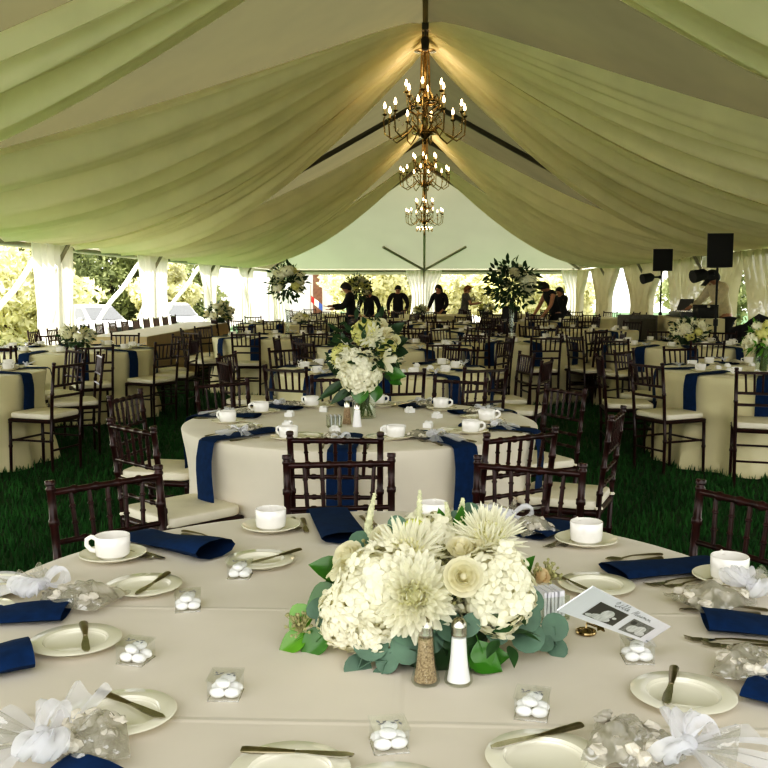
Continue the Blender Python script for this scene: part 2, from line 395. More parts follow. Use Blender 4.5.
# ------------------------------------------------------------------ tied-back wall curtains
def curtain(side, Yp, dr, top, tie, bot, m, label, tie_h=.5, amp=.05, nf=5):
    def fn(u, v):
        if u < tie_h: w = top + (tie-top)*sm(u/tie_h)**.8
        else: w = tie + (bot-tie)*sm((u-tie_h)/(1-tie_h))
        y = Yp + dr*(.04 + w*v)
        dens = amp*(.5 + .5*min(1.2, 1/(w+.4)))
        x = side*(HW-.10) + dens*math.sin(v*nf*2*PI + 2*u) + .3*dens*math.sin(v*nf*4.3*PI + 5*u) - side*.04
        return (x, y, (EAVE-.03)*(1-u) + .03)
    o = obj('wall_curtain', MB().grid(fn, 24, 48), m)
    return tag(o, label, 'curtain', 'tied-back wall curtains')
SN = {-1: 'left', 1: 'right'}
for s in (-1, 1):
    for i, Yp in enumerate(POLES):
        if Yp < 9: continue
        pn = ['', 'pole before the first', 'first', 'second', 'third', 'fourth', 'far corner'][i]
        for d in (-1, 1):
            if Yp > 37 and d > 0: continue
            if s < 0:
                if Yp < 12: continue
                m = M['curtain']; top, tie, bot = ((1.0, .9, .95) if d < 0 else (.5, .42, .46)) if i == 2 else ((1.1, .85, .9) if i == 3 else (1.25, .42, .5))
            else:
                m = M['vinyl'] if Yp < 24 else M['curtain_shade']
                top, tie, bot = (2.75, 2.3, 2.2) if Yp < 24 else (2.4, 1.15, 1.0)
            half = 'camera-side' if d < 0 else 'far-side'
            kind = 'crinkled clear vinyl' if m is M['vinyl'] else 'white gathered'
            curtain(s, Yp, d, top, tie, bot, m, f"{kind} curtain, {half} half at the {pn} {'pole' if 'corner' not in pn and 'pole' not in pn else ''} on the {SN[s]} wall".replace('  ', ' '), amp=.06 if s < 0 else .09, nf=4 if s < 0 else 8)
for xx, lab in ((-.02, 'middle'), (-HW+.1, 'left corner'), (HW-.1, 'right corner')):
    for d in (-1, 1):
        if abs(xx) > 1 and d*xx > 0: continue
        def fn(u, v, d=d, xx=xx):
            w = .42 + .25*(1-sm(u/.5)) if u < .5 else .42+.1*sm((u-.5)*2)
            return (xx + d*(.03+w*v), YE-.12 + .06*math.sin(v*8*PI+u*2), (EAVE-.03)*(1-u)+.03)
        tag(obj('wall_curtain', MB().grid(fn, 20, 40), M['curtain']), f"white gathered curtain at the {lab} pole of the far end, {'left' if d < 0 else 'right'} half", 'curtain', 'tied-back wall curtains')
# guy straps outside the left wall
for k, Yp in enumerate((15.4, 20.9, 26.4)):
    gz = ground_z(-7.75, Yp)
    mb = MB(); A = Vector((-HW-.08, Yp-.05, EAVE-.05)); B = Vector((-7.75, Yp-.5, gz))
    mb.tube([A.lerp(B, q/10) + Vector((0, 0, .03*math.sin(q*1.7))) for q in range(11)], .05, 8, flat=.35)
    t = tag(obj('guy_strap', mb, M['strap']), ['white guy strap slanting down beside the big sunlit curtain', 'white guy strap slanting down beyond the white truck', 'white guy strap outside the third left pole'][k], 'strap')
    mid = A.lerp(B, .62)
    obj('strap_tail', MB().tube([mid, mid+Vector((.12, 0, -.02)), mid+Vector((.25, .05, -.16))], .04, 6, flat=.3), M['strap'], t)

# ------------------------------------------------------------------ outside: trees, house, cars
def foliage_mesh(rx, ry, rz, n, size, seed, hollow=.35):
    rng = np.random.default_rng(seed)
    d = rng.normal(size=(n, 3)); d /= np.linalg.norm(d, axis=1)[:, None]
    lump = 1 + .22*np.sin(d[:, 0]*5+seed) * np.cos(d[:, 1]*4+seed*2) + .18*np.sin(d[:, 2]*7+seed)
    r = (hollow + (1-hollow)*rng.random(n)**.5)*lump
    c = d*r[:, None]*np.array([rx, ry, rz]); c[:, 2] += rz
    a = rng.normal(size=(n, 3)); a /= np.linalg.norm(a, axis=1)[:, None]; b = np.cross(a, rng.normal(size=(n, 3))); b /= np.linalg.norm(b, axis=1)[:, None]
    s = size*(.6+.8*rng.random(n))[:, None]; V = np.empty((n*4, 3)); V[0::4] = c-a*s; V[1::4] = c-b*s*.45; V[2::4] = c+a*s; V[3::4] = c+b*s*.45
    me = bpy.data.meshes.new('foliage'); me.vertices.add(n*4); me.vertices.foreach_set('co', V.ravel()); me.loops.add(n*4)
    me.loops.foreach_set('vertex_index', np.arange(n*4, dtype=np.int32)); me.polygons.add(n); me.polygons.foreach_set('loop_start', np.arange(0, n*4, 4, dtype=np.int32)); me.update(calc_edges=True)
    return me
def tree(x, y, rx, rz, base, m, label, n=4200, size=.2, seed=1, ry=None):
    gz = ground_z(x, y); t = thing('tree', label, 'tree', (x, y, gz), 0, 'trees beyond the tent')
    f = foliage_mesh(rx, ry or rx, rz, n, size, seed); f.materials.append(m); fo = bpy.data.objects.new('foliage', f); COL.objects.link(fo); fo.parent = t; fo.location.z = base
    mb = MB().tube([(0, 0, -.1), (.08, .03, base*.6+.3), (0, .05, base+rz)], [.16, .12, .06], 8)
    for q in range(5):
        a = q*1.3; mb.tube([(0, .02, base+rz*.3), (math.cos(a)*rx*.4, math.sin(a)*rx*.4, base+rz*.9), (math.cos(a)*rx*.7, math.sin(a)*rx*.7, base+rz*1.3)], [.07, .04, .015], 6)
    obj('trunk', mb, M['bark'], t)
T = tree
T(-17.5, 40, 3.0, 2.2, -.1, M['tree_yellow'], 'sunlit yellow-green bush at the picture edge beside the big curtain', seed=1, n=5200)
T(-19.5, 46, 3.4, 3.4, .6, M['tree_dark'], 'dark tree crown showing over the yellow-green bush', seed=2)
T(-18.2, 54, 3.4, 3.6, .0, M['tree_green'], 'green tree directly above the truck cab', seed=3, n=6000)
T(-14.8, 55, 3.2, 3.3, .1, M['tree_green'], 'green tree above the truck bonnet', seed=4, n=6000)
T(-21.0, 58, 3.6, 3.8, .3, M['tree_dark'], 'dark green tree behind the truck windscreen', seed=5, n=6000)
T(-13.6, 50, 1.7, 2.0, .4, M['tree_yellow'], 'yellow leafy tree between the second and third left curtains', seed=6, n=5000)
T(-24.5, 50, 3.6, 2.5, .0, M['tree_yellow'], 'yellow-green bush behind the slanting guy strap', seed=7)
T(-3.6, 56, 2.3, 2.4, .3, M['tree_yellow'], 'pale yellow tree behind the brick pillar end of the yard', seed=8)
T(-2.2, 60, 2.0, 2.6, .2, M['tree_yellow'], 'yellow leafy tree between the tall bouquet and the dark-shirted man', seed=9)
T(-.6, 62, 2.0, 2.2, .0, M['tree_yellow'], 'yellow tree behind the man in the black shirt', seed=10)
T(2.4, 60, 1.9, 1.7, .1, M['tree_yellow'], 'pale low tree behind the long-haired woman', seed=11)
T(5.4, 58, 1.9, 2.0, .1, M['tree_yellow'], 'pale green tree behind the woman holding flowers', seed=12)
T(8.8, 60, 2.2, 1.9, .1, M['tree_yellow'], 'bright tree beyond the large tall bouquet', seed=13)
T(13.5, 46, 2.2, 2.4, .2, M['tree_green'], 'green tree glimpsed between right wall curtains at the far corner', seed=14)

t = thing('house', 'overexposed white house beyond the left wall with a brick pillar', 'house', (-9.2, 62, ground_z(-9.2, 62)), .1)
obj('wall', MB().box((-1.2, 2, 2.2), (9, 4, 4.4)).prism([(-5.8, 4.4), (3.4, 4.4), (-1.2, 6.2)], 0, 4), M['stucco'], t, False)
obj('brick_pillar', MB().box((2.25, -.5, 1.7), (.6, .6, 3.6)).box((2.25, -.5, 3.55), (.75, .75, .14)), M['brick'], t, False)
t = thing('flag', 'small red, white and blue flag hanging beside the brick pillar', 'flag', (*PD(318, 300, 58).xy, 0))
fz = PD(318, 297, 58).z
M['blue'] = mat('blue_cloth', (.05, .10, .40), .8); M['white_cloth'] = mat('white_flag_cloth', (.85, .8, .8), .8)
obj('staff', MB().tube([(-.45, 0, -1.2), (-.45, 0, fz+.75)], .03, 8), M['pole'], t)
for j, mm in enumerate(('red', 'white_cloth', 'blue')):
    obj('stripe', MB().grid(lambda u, v, j=j: (-.45+.24*j+.24*u, .05*math.sin(5*(u+j)), fz+.12-.4*v-.2*(u+j)), 6, 6), M[mm], t)

def suv(name, loc, rz, label, scale=1.0):
    t = thing(name, label, 'car', loc, rz); t.scale = (scale,)*3
    W = 1.9
    # side outline (x forward, z up) lofted across the width with tumblehome
    prof = [(-2.4, .45), (-2.42, .95), (-2.3, 1.08), (-2.05, 1.72), (-1.6, 1.82), (.15, 1.80), (.45, 1.72), (1.15, 1.14), (2.15, 1.02), (2.38, .9), (2.42, .5), (2.3, .35), (-2.3, .35)]
    def half(z): return W/2*(1 if z < 1.05 else 1-.22*(z-1.05)/.77)
    vs = [(x, -half(z), z) for x, z in prof] + [(x, half(z), z) for x, z in prof]; N = len(prof)
    mb = MB().add(vs, [tuple(range(N)), tuple(range(2*N-1, N-1, -1))] + [(i, N+i, N+(i+1) % N, (i+1) % N) for i in range(N)])
    obj('car_body', mb, M['car'], t)
    for s in (-1, 1):
        for x0, x1 in ((-1.95, -1.1), (-1.0, -.15), (-.05, .75)):
            q = lambda x, z: (x, s*(half(z)+.012), z)
            xt = min(x1, .38); mb = MB().add([q(x0, 1.18), q(x1+(.15 if x1 > .5 else 0), 1.18), q(xt, 1.68), q(x0+(.12 if x0 < -1.5 else 0), 1.68)], [(0, 1, 2, 3)])
            obj('side_window', mb, M['car_glass'], t, False)
        for wx in (-1.5, 1.5):
            wo = obj('wheel', MB().tube([(wx, s*.72, .36), (wx, s*.97, .36)], .36, 20), M['tyre'], t)
            obj('rim', MB().tube([(wx, s*.965, .36), (wx, s*.985, .36)], [.23, .21], 16), M['chrome'], wo)
        obj('headlight', MB().rbox((2.36, s*.68, .86), (.12, .36, .16), .04), M['chrome'], t)
        obj('door_mirror', MB().rbox((.62, s*1.02, 1.18), (.14, .2, .16), .05), M['car'], t)
    obj('windscreen', MB().add([(.50, -.74, 1.70), (.50, .74, 1.70), (1.13, .86, 1.17), (1.13, -.86, 1.17)], [(0, 1, 2, 3)]).off((-.015, 0, -.015)), M['car_glass'], t, False)
    obj('grille', MB().box((2.41, 0, .78), (.06, 1.0, .22)).box((2.42, 0, .56), (.06, 1.5, .1)), M['black'], t, False)
    obj('number_plate', MB().box((2.46, 0, .56), (.02, .45, .12)), M['car'], t, False)
    return t
p = PD(92, 320, 36); suv('sport_utility_car', (p.x, 36, ground_z(p.x, 36)), -.62, 'white sport utility car parked on the lawn, seen between the first two left curtains', .86)
p = PD(172, 310, 41); suv('parked_car', (p.x, 41, ground_z(p.x, 41)), -.9, 'overexposed white car between the second and third left curtains', .84)
# ================================================================== CHAIRS
GROUP_CH = 'mahogany ballroom chairs around the dining tables'
def post_path(x0, y0, x1, y1, z0, z1, rings, r, n):
    """bamboo-turned post: a tapering rod with raised rings"""
    zs = [(z0, r*.85)]
    for z in rings: zs += [(z-.012, r), (z-.008, r*1.28), (z+.008, r*1.28), (z+.012, r)]
    zs += [(z1-.034, r), (z1-.030, r*1.22), (z1-.024, r*1.22), (z1-.020, r*1.02), (z1-.016, r*1.02), (z1-.013, r*1.25), (z1-.003, r*1.25), (z1, r*1.1)]
    pts = []; rad = []
    for z, q in zs:
        t = (z-z0)/(z1-z0); pts.append((x0+(x1-x0)*t, y0+(y1-y0)*t, z)); rad.append(q)
    return pts, rad
def chair(label, near=True):
    t = thing('ballroom_chair', label, 'chair', group=GROUP_CH); n = 10 if near else 6
    W0, W1 = .168, .180; rp = .0125; TOPZ = .885; yb0, yb1 = -.19, -.245
    yat = lambda z: yb0 if z < .44 else yb0+(yb1-yb0)*(z-.44)/(TOPZ-.44)
    xat = lambda z: W0+(W1-W0)*z/TOPZ
    def rear(s):
        rings = [.12, .28, .52, .64, .76] if near else [.28, .64]
        pts, rad = post_path(s*W0, 0, s*W1, 0, 0, TOPZ, rings, rp, n)
        return MB().tube([(p[0], yat(p[2]), p[2]) for p in pts], rad, n)
    def front(s):
        rings = [.10, .22, .34] if near else [.22]
        pts, rad = post_path(s*.19, .19, s*.185, .185, 0, .435, rings, rp, n); return MB().tube(pts, rad, n)
    def rod(a, b, r=.0085, rings=2):
        a = Vector(a); b = Vector(b); ts = [0]; rr = [r]
        if near:
            for k in range(rings):
                c = (k+1)/(rings+1); ts += [c-.03, c-.015, c+.015, c+.03]; rr += [r, r*1.35, r*1.35, r]
        ts.append(1); rr.append(r)
        return MB().tube([a.lerp(b, q) for q in ts], rr, n if near else 5)
    for s in (-1, 1): obj('leg', rear(s), M['wood'], t); obj('leg', front(s), M['wood'], t)
    rails = [.848, .700, .615, .545]
    if near:
        b = obj('backrest', rod((-xat(rails[0]), yat(rails[0]), rails[0]), (xat(rails[0]), yat(rails[0]), rails[0]), .0105, 4), M['wood'], t)
        for z in rails[1:]: obj('rail', rod((-xat(z), yat(z), z), (xat(z), yat(z), z), .0085, 3), M['wood'], b)
        for k in range(5):
            f = (k+1)/6*2-1; sp = rod((f*xat(.7)*.93, yat(.7), .7), (f*xat(.85), yat(.85), .85), .0072, 2); obj('spindle', sp, M['wood'], b)
    else:
        mb = MB()
        for z in rails[:3]:
            r = rod((-xat(z), yat(z), z), (xat(z), yat(z), z), .011); mb.add(r.v, r.f)
        for k in range(5):
            f = (k+1)/6*2-1; r = rod((f*xat(.7)*.93, yat(.7), .7), (f*xat(.85), yat(.85), .85), .0085); mb.add(r.v, r.f)
        obj('backrest', mb, M['wood'], t)
    fr = MB()
    for a, b in (((-.185, .185), (.185, .185)), ((-W0, yb0), (W0, yb0)), ((-.185, .185), (-W0, yb0)), ((.185, .185), (W0, yb0))):
        fr.tube([(a[0], a[1], .425), (b[0], b[1], .425)], .016, n)
    obj('seat_frame', fr, M['wood'], t)
    for z, kk in ((.17, 'x'), (.27, 'x'), (.20, 'y')):
        if not near and z == .17: continue
        for s in (-1, 1):
            if kk == 'x': r = rod((s*.188, .188, z), (s*W0, yb0, z), .0085)
            else: r = rod((-.188, .188, z+.06), (.188, .188, z+.06), .0085) if s < 0 else rod((-W0, yb0, z), (W0, yb0, z), .0085)
            obj('stretcher', r, M['wood'], t)
    pad = MB().rbox((0, 0, .463), (.385, .39, .045), .05, n=4)
    po = obj('seat_pad', pad, M['pad'], t)
    if near:
        for s in (-1, 1): obj('pad_tie', MB().tube([(s*.15, yb0-.005, .455), (s*(W0), yb0-.018, .452), (s*(W0+.016), yb0, .452), (s*W0, yb0+.016, .455), (s*.15, yb0, .46)], .008, 6), M['pad'], po)
    return t
def far_chair(label):
    t = thing('ballroom_chair', label, 'chair', group=GROUP_CH)
    fr = MB()
    for s in (-1, 1):
        fr.tube([(s*.168, -.19, 0), (s*.174, -.19, .44), (s*.18, -.245, .885)], .0145, 5); fr.tube([(s*.188, .188, 0), (s*.185, .185, .43)], .0135, 5)
        fr.tube([(s*.188, .188, .2), (s*.17, -.19, .2)], .01, 4); fr.tube([(s*.185, .185, .425), (s*.17, -.19, .425)], .016, 4)
    for y in (-.19, .185): fr.tube([(-.175, y, .25), (.175, y, .25)], .01, 4); fr.tube([(-.175, y, .425), (.175, y, .425)], .016, 4)
    obj('chair_frame', fr, M['wood'], t)
    mb = MB()
    for z, y in ((.848, -.24), (.70, -.222), (.615, -.212)): mb.tube([(-.178, y, z), (.178, y, z)], .0115, 5)
    for k in range(5): f = (k+1)/6*2-1; mb.tube([(f*.165, -.222, .7), (f*.178, -.24, .85)], .009, 4)
    obj('backrest', mb, M['wood'], t)
    obj('seat_pad', MB().rbox((0, 0, .463), (.385, .39, .045), .05, n=2), M['pad'], t)
    return t
CH = {0: Proto(chair('c', True)), 1: Proto(chair('c', False)), 2: Proto(far_chair('c'))}
HOURS = ['twelve', 'one', 'two', 'three', 'four', 'five', 'six', 'seven', 'eight', 'nine', 'ten', 'eleven']
def hour(a):                                   # angle (deg, ccw from +x) to the hour on a dial whose twelve points away from the camera
    return HOURS[round(((90-a) % 360)/30) % 12]
def in_view(p, mx=60):
    q = proj(p); return q[2] > .5 and -mx < q[0] < 768+mx
n_chairs = 0
def put_chair(cx, cy, a, rb, desc, lod, jit=0, extra=''):
    global n_chairs
    r = rb-.235; x = cx+r*math.cos(math.radians(a)); y = cy+r*math.sin(math.radians(a))
    if not in_view((x, y, .6)): return
    n_chairs += 1
    return CH[lod].put((x, y, 0), math.radians(a)+PI/2+jit, f"mahogany ballroom chair{extra}, {hour(a)} o'clock place, {desc}", GROUP_CH)

# ================================================================== TABLECLOTHS
def cloth_mb(r, h, folds, seed, amp=.035, floor=.01, n=160):
    rng = random.Random(seed); p = [rng.random()*6.28 for _ in range(4)]
    def fold(a): return math.cos(folds*a+p[0]) + .45*math.cos((folds*2+3)*a+p[1]) + .35*math.cos((folds-4)*a+p[2])
    rings = [(0.001, h), (.3, h), (.6, h), (r-.05, h), (r-.012, h-.0015), (r-.003, h-.006), (r, h-.014)]
    prof = [(q, z, 0) for q, z in rings]
    for k in range(1, 15):
        u = k/14; prof.append((r + .004 - .035*math.sin(PI*min(1, u*1.25)) + .045*u*u, h-.014-(h-.014-floor)*u, u**.85))
    vs = []; fs = []
    for q, z, w in prof:
        for k in range(n):
            a = 2*PI*k/n; rr = q + amp*w*fold(a); vs.append((rr*math.cos(a), rr*math.sin(a), z))
    for i in range(len(prof)-1):
        for k in range(n): fs.append((i*n+k, i*n+(k+1) % n, (i+1)*n+(k+1) % n, (i+1)*n+k))
    fs = [f[::-1] for f in fs]; fs.append(tuple(range(n)))
    return MB().add(vs, fs)
# ironed fold lines pressed into the front cloth (a real relief in the surface normal, fixed to the cloth)
M['cloth_front'] = mat('ivory_linen_pressed', (.68, .615, .515), .72, var=.05, scale=4, sheen=.2)
nt = M['cloth_front'].node_tree; bs = [q for q in nt.nodes if q.type == 'BSDF_PRINCIPLED'][0]
tc = nt.nodes.new('ShaderNodeTexCoord'); sx = nt.nodes.new('ShaderNodeSeparateXYZ'); nt.links.new(tc.outputs['Object'], sx.inputs[0])
hs = []
for ax, c0 in ((1, -.02), (0, .06), (1, -.55)):
    d = nt.nodes.new('ShaderNodeMath'); d.operation = 'SUBTRACT'; nt.links.new(sx.outputs[ax], d.inputs[0]); d.inputs[1].default_value = c0
    ab = nt.nodes.new('ShaderNodeMath'); ab.operation = 'ABSOLUTE'; nt.links.new(d.outputs[0], ab.inputs[0])
    mr = nt.nodes.new('ShaderNodeMapRange'); mr.interpolation_type = 'SMOOTHSTEP'; mr.inputs[1].default_value = 0; mr.inputs[2].default_value = .012; mr.inputs[3].default_value = 1; mr.inputs[4].default_value = 0
    nt.links.new(ab.outputs[0], mr.inputs[0]); hs.append(mr.outputs[0])
wv = nt.nodes.new('ShaderNodeTexNoise'); wv.inputs['Scale'].default_value = 6; wv.inputs['Detail'].default_value = 2; nt.links.new(tc.outputs['Object'], wv.inputs['Vector']); hs.append(wv.outputs['Fac'])
acc = hs[0]
for h_ in hs[1:]:
    ad = nt.nodes.new('ShaderNodeMath'); ad.operation = 'ADD'; nt.links.new(acc, ad.inputs[0]); nt.links.new(h_, ad.inputs[1]); acc = ad.outputs[0]
bp = nt.nodes.new('ShaderNodeBump'); bp.inputs['Strength'].default_value = .5; bp.inputs['Distance'].default_value = .004
nt.links.new(acc, bp.inputs['Height']); nt.links.new(bp.outputs[0], bs.inputs['Normal'])

TABLES = {   # key: x, y, seat-angle offset, description
 'front': (-.10, 2.0, 30, 'front table'),
 'second': (-.33, 4.9, 13, 'second table with the glass flower vase'),
 'third': (-.36, 8.05, 21, 'third table of the middle row'),
 'fourth': (-.35, 11.2, 8, 'fourth table of the middle row'),
 'left_edge': (-4.1, 7.7, 22, 'table cut by the left picture edge'),
 'truck': (-4.0, 10.6, 9, 'left table before the white truck'),
 'hanging': (-2.1, 13.5, 9, 'table under the leftmost tall bouquet'),
 'right_edge': (2.92, 8.1, 32, 'table cut by the right picture edge'),
 'booth': (3.1, 11.8, 14, 'right table before the music booth'),
 'big_tall': (1.2, 12.7, 30, 'table under the largest tall bouquet'),
 'fifth': (.1, 15.4, 12, 'fifth table of the middle row'),
 'sixth': (.2, 18.3, 25, 'sixth table of the middle row'),
 'crate': (2.6, 15.8, 5, 'table by the dark crate'),
 'cream': (-2.7, 18.4, 20, 'far table with small cream posy'),
 'paper': (2.25, 19.8, 10, 'far table behind the largest bouquet'),
 'pair': (-1.35, 21.6, 0, 'far table of the middle tall bouquet'),
 'pole': (.25, 24.7, 15, 'farthest table before the centre curtain'),
 'flowers': (2.4, 24.9, 15, 'farthest table by the flower-holding woman'),
 'man': (-2.4, 25.2, 15, 'farthest table by the dark-shirted man'),
 'bend': (3.75, 22.6, 15, 'far table before the bending woman'),
}
def seats(key):
    if key == 'front': return [33, 68.5, 99, 136]
    if key == 'second': return [269, 303, 339, 29, 65, 100, 135, 171, 226]
    return [(TABLES[key][2]+36*k) % 360 for k in range(10)]
RB = {'front': 1.21, 'second': 1.31}
protos = {}
for key, (x, y, off, desc) in TABLES.items():
    lab = f"ivory floor-length cloth over the {desc}"
    if key in ('front', 'second'):
        o = obj('tablecloth', cloth_mb(.915, TZ, 9 if key == 'second' else 12, 5 if key == 'second' else 2, .03), M['cloth_front'] if key == 'front' else M['cloth'])
    else:
        if 'far' not in protos: o = protos['far'] = obj('tablecloth', cloth_mb(.915, TZ, 13, 8, .04, n=120), M['cloth_far'])
        else: o = protos['far'].copy(); COL.objects.link(o)
        o.rotation_euler.z = x*3+y
    o.location = (x, y, 0); tag(o, lab, 'tablecloth', 'ivory round-table cloths')
    lod = 0 if y < 6 else (1 if y < 12.2 else 2)
    for k, a in enumerate(seats(key)):
        if key == 'crate' and (a > 260 or a < 25): continue
        rb = 1.19 if (key, a) == ('second', 269) else RB.get(key, 1.36); r_ = random.Random(int(x*100)+int(y*10)*7+k)
        if y > 24 and k % 3 == 2: continue
        put_chair(x, y, a + (r_.uniform(-4, 4) if y > 6 else 0), rb + (r_.uniform(-.03, .07) if y > 6 else 0), desc, lod, r_.uniform(-.16, .16) if y > 6 else r_.uniform(-.05, .05))

# long head table along the left wall
HX0, HX1, HY0, HY1 = -4.72, -3.92, 13.3, 19.0
def slab_cloth(x0, x1, y0, y1, h, folds):
    mb = MB(); per = []
    L = [((x0, y0), (x1, y0)), ((x1, y0), (x1, y1)), ((x1, y1), (x0, y1)), ((x0, y1), (x0, y0))]
    for (a, b) in L:
        d = Vector((b[0]-a[0], b[1]-a[1])); ln = d.length; d /= ln; nrm = Vector((d.y, -d.x)); N = max(8, int(ln*14))
        def fn(u, v, a=a, d=d, nrm=nrm, ln=ln):
            s = u*ln; e = .018*v*math.sin(s*folds)+.012*v*math.sin(s*folds*2.3+1)+.012*v; q = Vector(a)+d*s+nrm*e
            return (q.x, q.y, h-(h-.015)*v)
        mb.grid(fn, N, 8)
    mb.add([(x0, y0, h), (x1, y0, h), (x1, y1, h), (x0, y1, h)], [(0, 1, 2, 3)]); return mb
o = obj('tablecloth', slab_cloth(HX0, HX1, HY0, HY1, TZ, 9), M['cloth_shaded']); tag(o, 'floor-length cloth on the long head table by the left wall, shade painted tan', 'tablecloth')
o = obj('lit_cloth_top', MB().box(((HX0+HX1)/2, (HY0+HY1)/2, TZ+.006), (HX1-HX0+.04, HY1-HY0+.04, .012)), M['cloth'], None, False)  # added pale sheet for the daylight falling on the cloth's top
tag(o, 'added white top of the long head table, standing for daylight on its cloth', 'table runner')
for k in range(12):
    yy = 12.75+.66*k
    CH[2].put((-5.08, yy, 0), -PI/2, f"mahogany chair on the outer side of the long head table, {['first', 'second', 'third', 'fourth', 'fifth', 'sixth', 'seventh', 'eighth', 'ninth', 'tenth', 'eleventh', 'twelfth'][k]} along", 'head table chairs')

# ================================================================== TABLE DRESSING PROTOTYPES (local +y points out over the table edge)
def sweep_ribbon(path, widths, thick):
    vs = []; fs = []
    for i, (y, z) in enumerate(path):
        a = path[max(i-1, 0)]; b = path[min(i+1, len(path)-1)]; d = Vector((b[0]-a[0], b[1]-a[1])).normalized(); nx = Vector((-d.y, d.x))
        w = widths[i]/2; t = thick[i]
        for k in range(10):                    # lens-shaped tube section
            an = 2*PI*k/10; q = nx*(t*.5*(1+math.sin(an))); vs.append((w*math.cos(an), y+q.x, z+q.y))
    n = 10
    for i in range(len(path)-1):
        for k in range(n): fs.append((i*n+k, i*n+(k+1) % n, (i+1)*n+(k+1) % n, (i+1)*n+k))
    return MB().add(vs, fs)
def napkin_mb(inner=.36, drop=.33, puff=.03, w=.125):
    path = []; wid = []; th = []
    for k in range(8): u = k/7; path.append((-inner+(inner-.02)*u, .004)); wid.append(w*(1-.05*u)); th.append(puff*(1-sm(u*1.1))+.008)
    for y, z in ((.004, .002), (.020, -.006), (.026, -.03)): path.append((y, z)); wid.append(w); th.append(.007)
    for k in range(1, 7): path.append((.030+.006*math.sin(k), -.03-drop*k/6)); wid.append(w*(1+.10*k/6)); th.append(.007+.002*k)
    return sweep_ribbon(path, wid, th)
def nap(puff, drop): return obj('napkin', napkin_mb(puff=puff, drop=drop), M['navy'])
NAP = Proto(tag(nap(.012, .33), 'n', 'napkin'))
def cup():
    t = thing('coffee_cup', 'c', 'cup')
    obj('cup_bowl', MB().lathe([(.001, .004), (.030, .004), (.033, 0), (.037, .003), (.0445, .009), (.0462, .025), (.0468, .060), (.0455, .0615), (.0438, .060), (.0432, .03), (.041, .014), (.030, .008), (.001, .007)], 28), M['china'], t)
    pts = [(-.044, 0, .050), (-.058, 0, .055), (-.071, 0, .047), (-.072, 0, .032), (-.060, 0, .019), (-.043, 0, .016)]
    obj('handle', MB().tube(pts, [.0055, .005, .005, .005, .005, .0055], 8, flat=1.3), M['china'], t); return t
CUP = Proto(cup()); CUPS = .94
def saucer_mb(r): return MB().lathe([(.001, .003), (r*.38, .002), (r*.42, 0), (r*.45, .003), (r*.75, .008), (r, .018), (r*1.005, .0195), (r*.985, .0205), (r*.74, .0115), (r*.42, .007), (.001, .0065)], 36)
SAU = Proto(tag(obj('saucer', saucer_mb(.084), M['plate']), 's', 'saucer'))
PLA = Proto(tag(obj('bread_plate', MB().lathe([(.001, .003), (.045, .002), (.050, 0), (.054, .003), (.058, .0105), (.084, .0135), (.0865, .0150), (.085, .0162), (.0610, .0150), (.0575, .0085), (.052, .0055), (.001, .005)], 48), M['plate']), 'p', 'plate'))
def knife():
    t = thing('butter_knife', 'k', 'knife')
    pr = [(-.0, -.080, .007), (0, -.076, .0085), (0, -.04, .0075), (0, -.008, .005), (0, .0, .0045)]
    obj('knife_handle', MB().tube([(p[0], p[1], .004) for p in pr], [p[2] for p in pr], 10, flat=.45, up=(1, 0, 0)), M['silver'], t)
    outl = [(-.004, 0), (.004, 0), (.006, .02), (.0095, .045), (.010, .07), (.006, .083), (-.001, .086), (-.005, .075), (-.005, .03)]
    obj('blade', MB().prism(outl, .0028, .0048, 'z'), M['steel'], t); return t
KNI = Proto(knife())
def fork(spoon=False):
    t = thing('spoon' if spoon else 'fork', 'f', 'spoon' if spoon else 'fork')
    pr = [(-.09, .006, .002), (-.085, .0075, .003), (-.05, .0055, .006), (.0, .003, .008), (.03, .0035, .005)]
    obj('stem', MB().tube([(0, p[0], p[2]+.002) for p in pr], [p[1] for p in pr], 8, flat=.45, up=(1, 0, 0)), M['silver'], t)
    if spoon: obj('spoon_bowl', MB().grid(lambda u, v: (.017*math.sin(PI*u**.8)*(v*2-1), .028+.055*u, .006-.006*math.sin(PI*u)*(1-(v*2-1)**2)+.004*u), 10, 8), M['steel'], t)
    else:
        mb = MB().grid(lambda u, v: ((.004+.008*sm(u))*(v*2-1), .028+.025*u, .006-.003*u), 5, 4)
        for k in range(4): x = -.0098+.0065*k; mb.tube([(x, .052, .003), (x, .07, .003), (x*.95, .088, .008)], [.0018, .0016, .0008], 5)
        obj('tines', mb, M['steel'], t)
    return t
FOR = Proto(fork()); SPO = Proto(fork(True))
def candy_box():
    t = thing('candy_box', 'c', 'box'); s = .026; bh = .034
    mb = MB(); mb.grid(lambda u, v: ((-s, -s), (s, -s), (s, s), (-s, s), (-s, -s))[round(u*4)] + (.001+bh*v,), 4, 1); mb.add([(-s, -s, .001), (s, -s, .001), (s, s, .001), (-s, s, .001)], [(0, 1, 2, 3)])
    obj('clear_tub', mb, M['acrylic'], t, False)
    lid = MB().box((0, 0, bh+.0025), (.056, .056, .003))
    l = obj('lid', lid, M['acrylic'], t, False)
    obj('rim', MB().tube([(-s, -s, .001), (s, -s, .001), (s, s, .001), (-s, s, .001), (-s, -s, .001)], .0012, 4), M['film'], t)
    # grey leafy emblem printed on the lid
    mb = MB()
    for k, (x, y, a) in enumerate(((-.013, -.004, .3), (-.007, .002, .9), (.006, -.003, 2.6), (.012, .003, .4), (.016, -.006, 1.8), (-.016, .004, 2.0))):
        d = Vector((math.cos(a), math.sin(a))); e = Vector((-d.y, d.x)); c = Vector((x, y))
        q = [c-d*.006, c+e*.0025, c+d*.006, c-e*.0025]; mb.add([(p.x, p.y, bh+.0043) for p in q], [(0, 1, 2, 3)])
    obj('printed_sprig', mb, M['ink'], l, False); return t
BOX = Proto(candy_box())
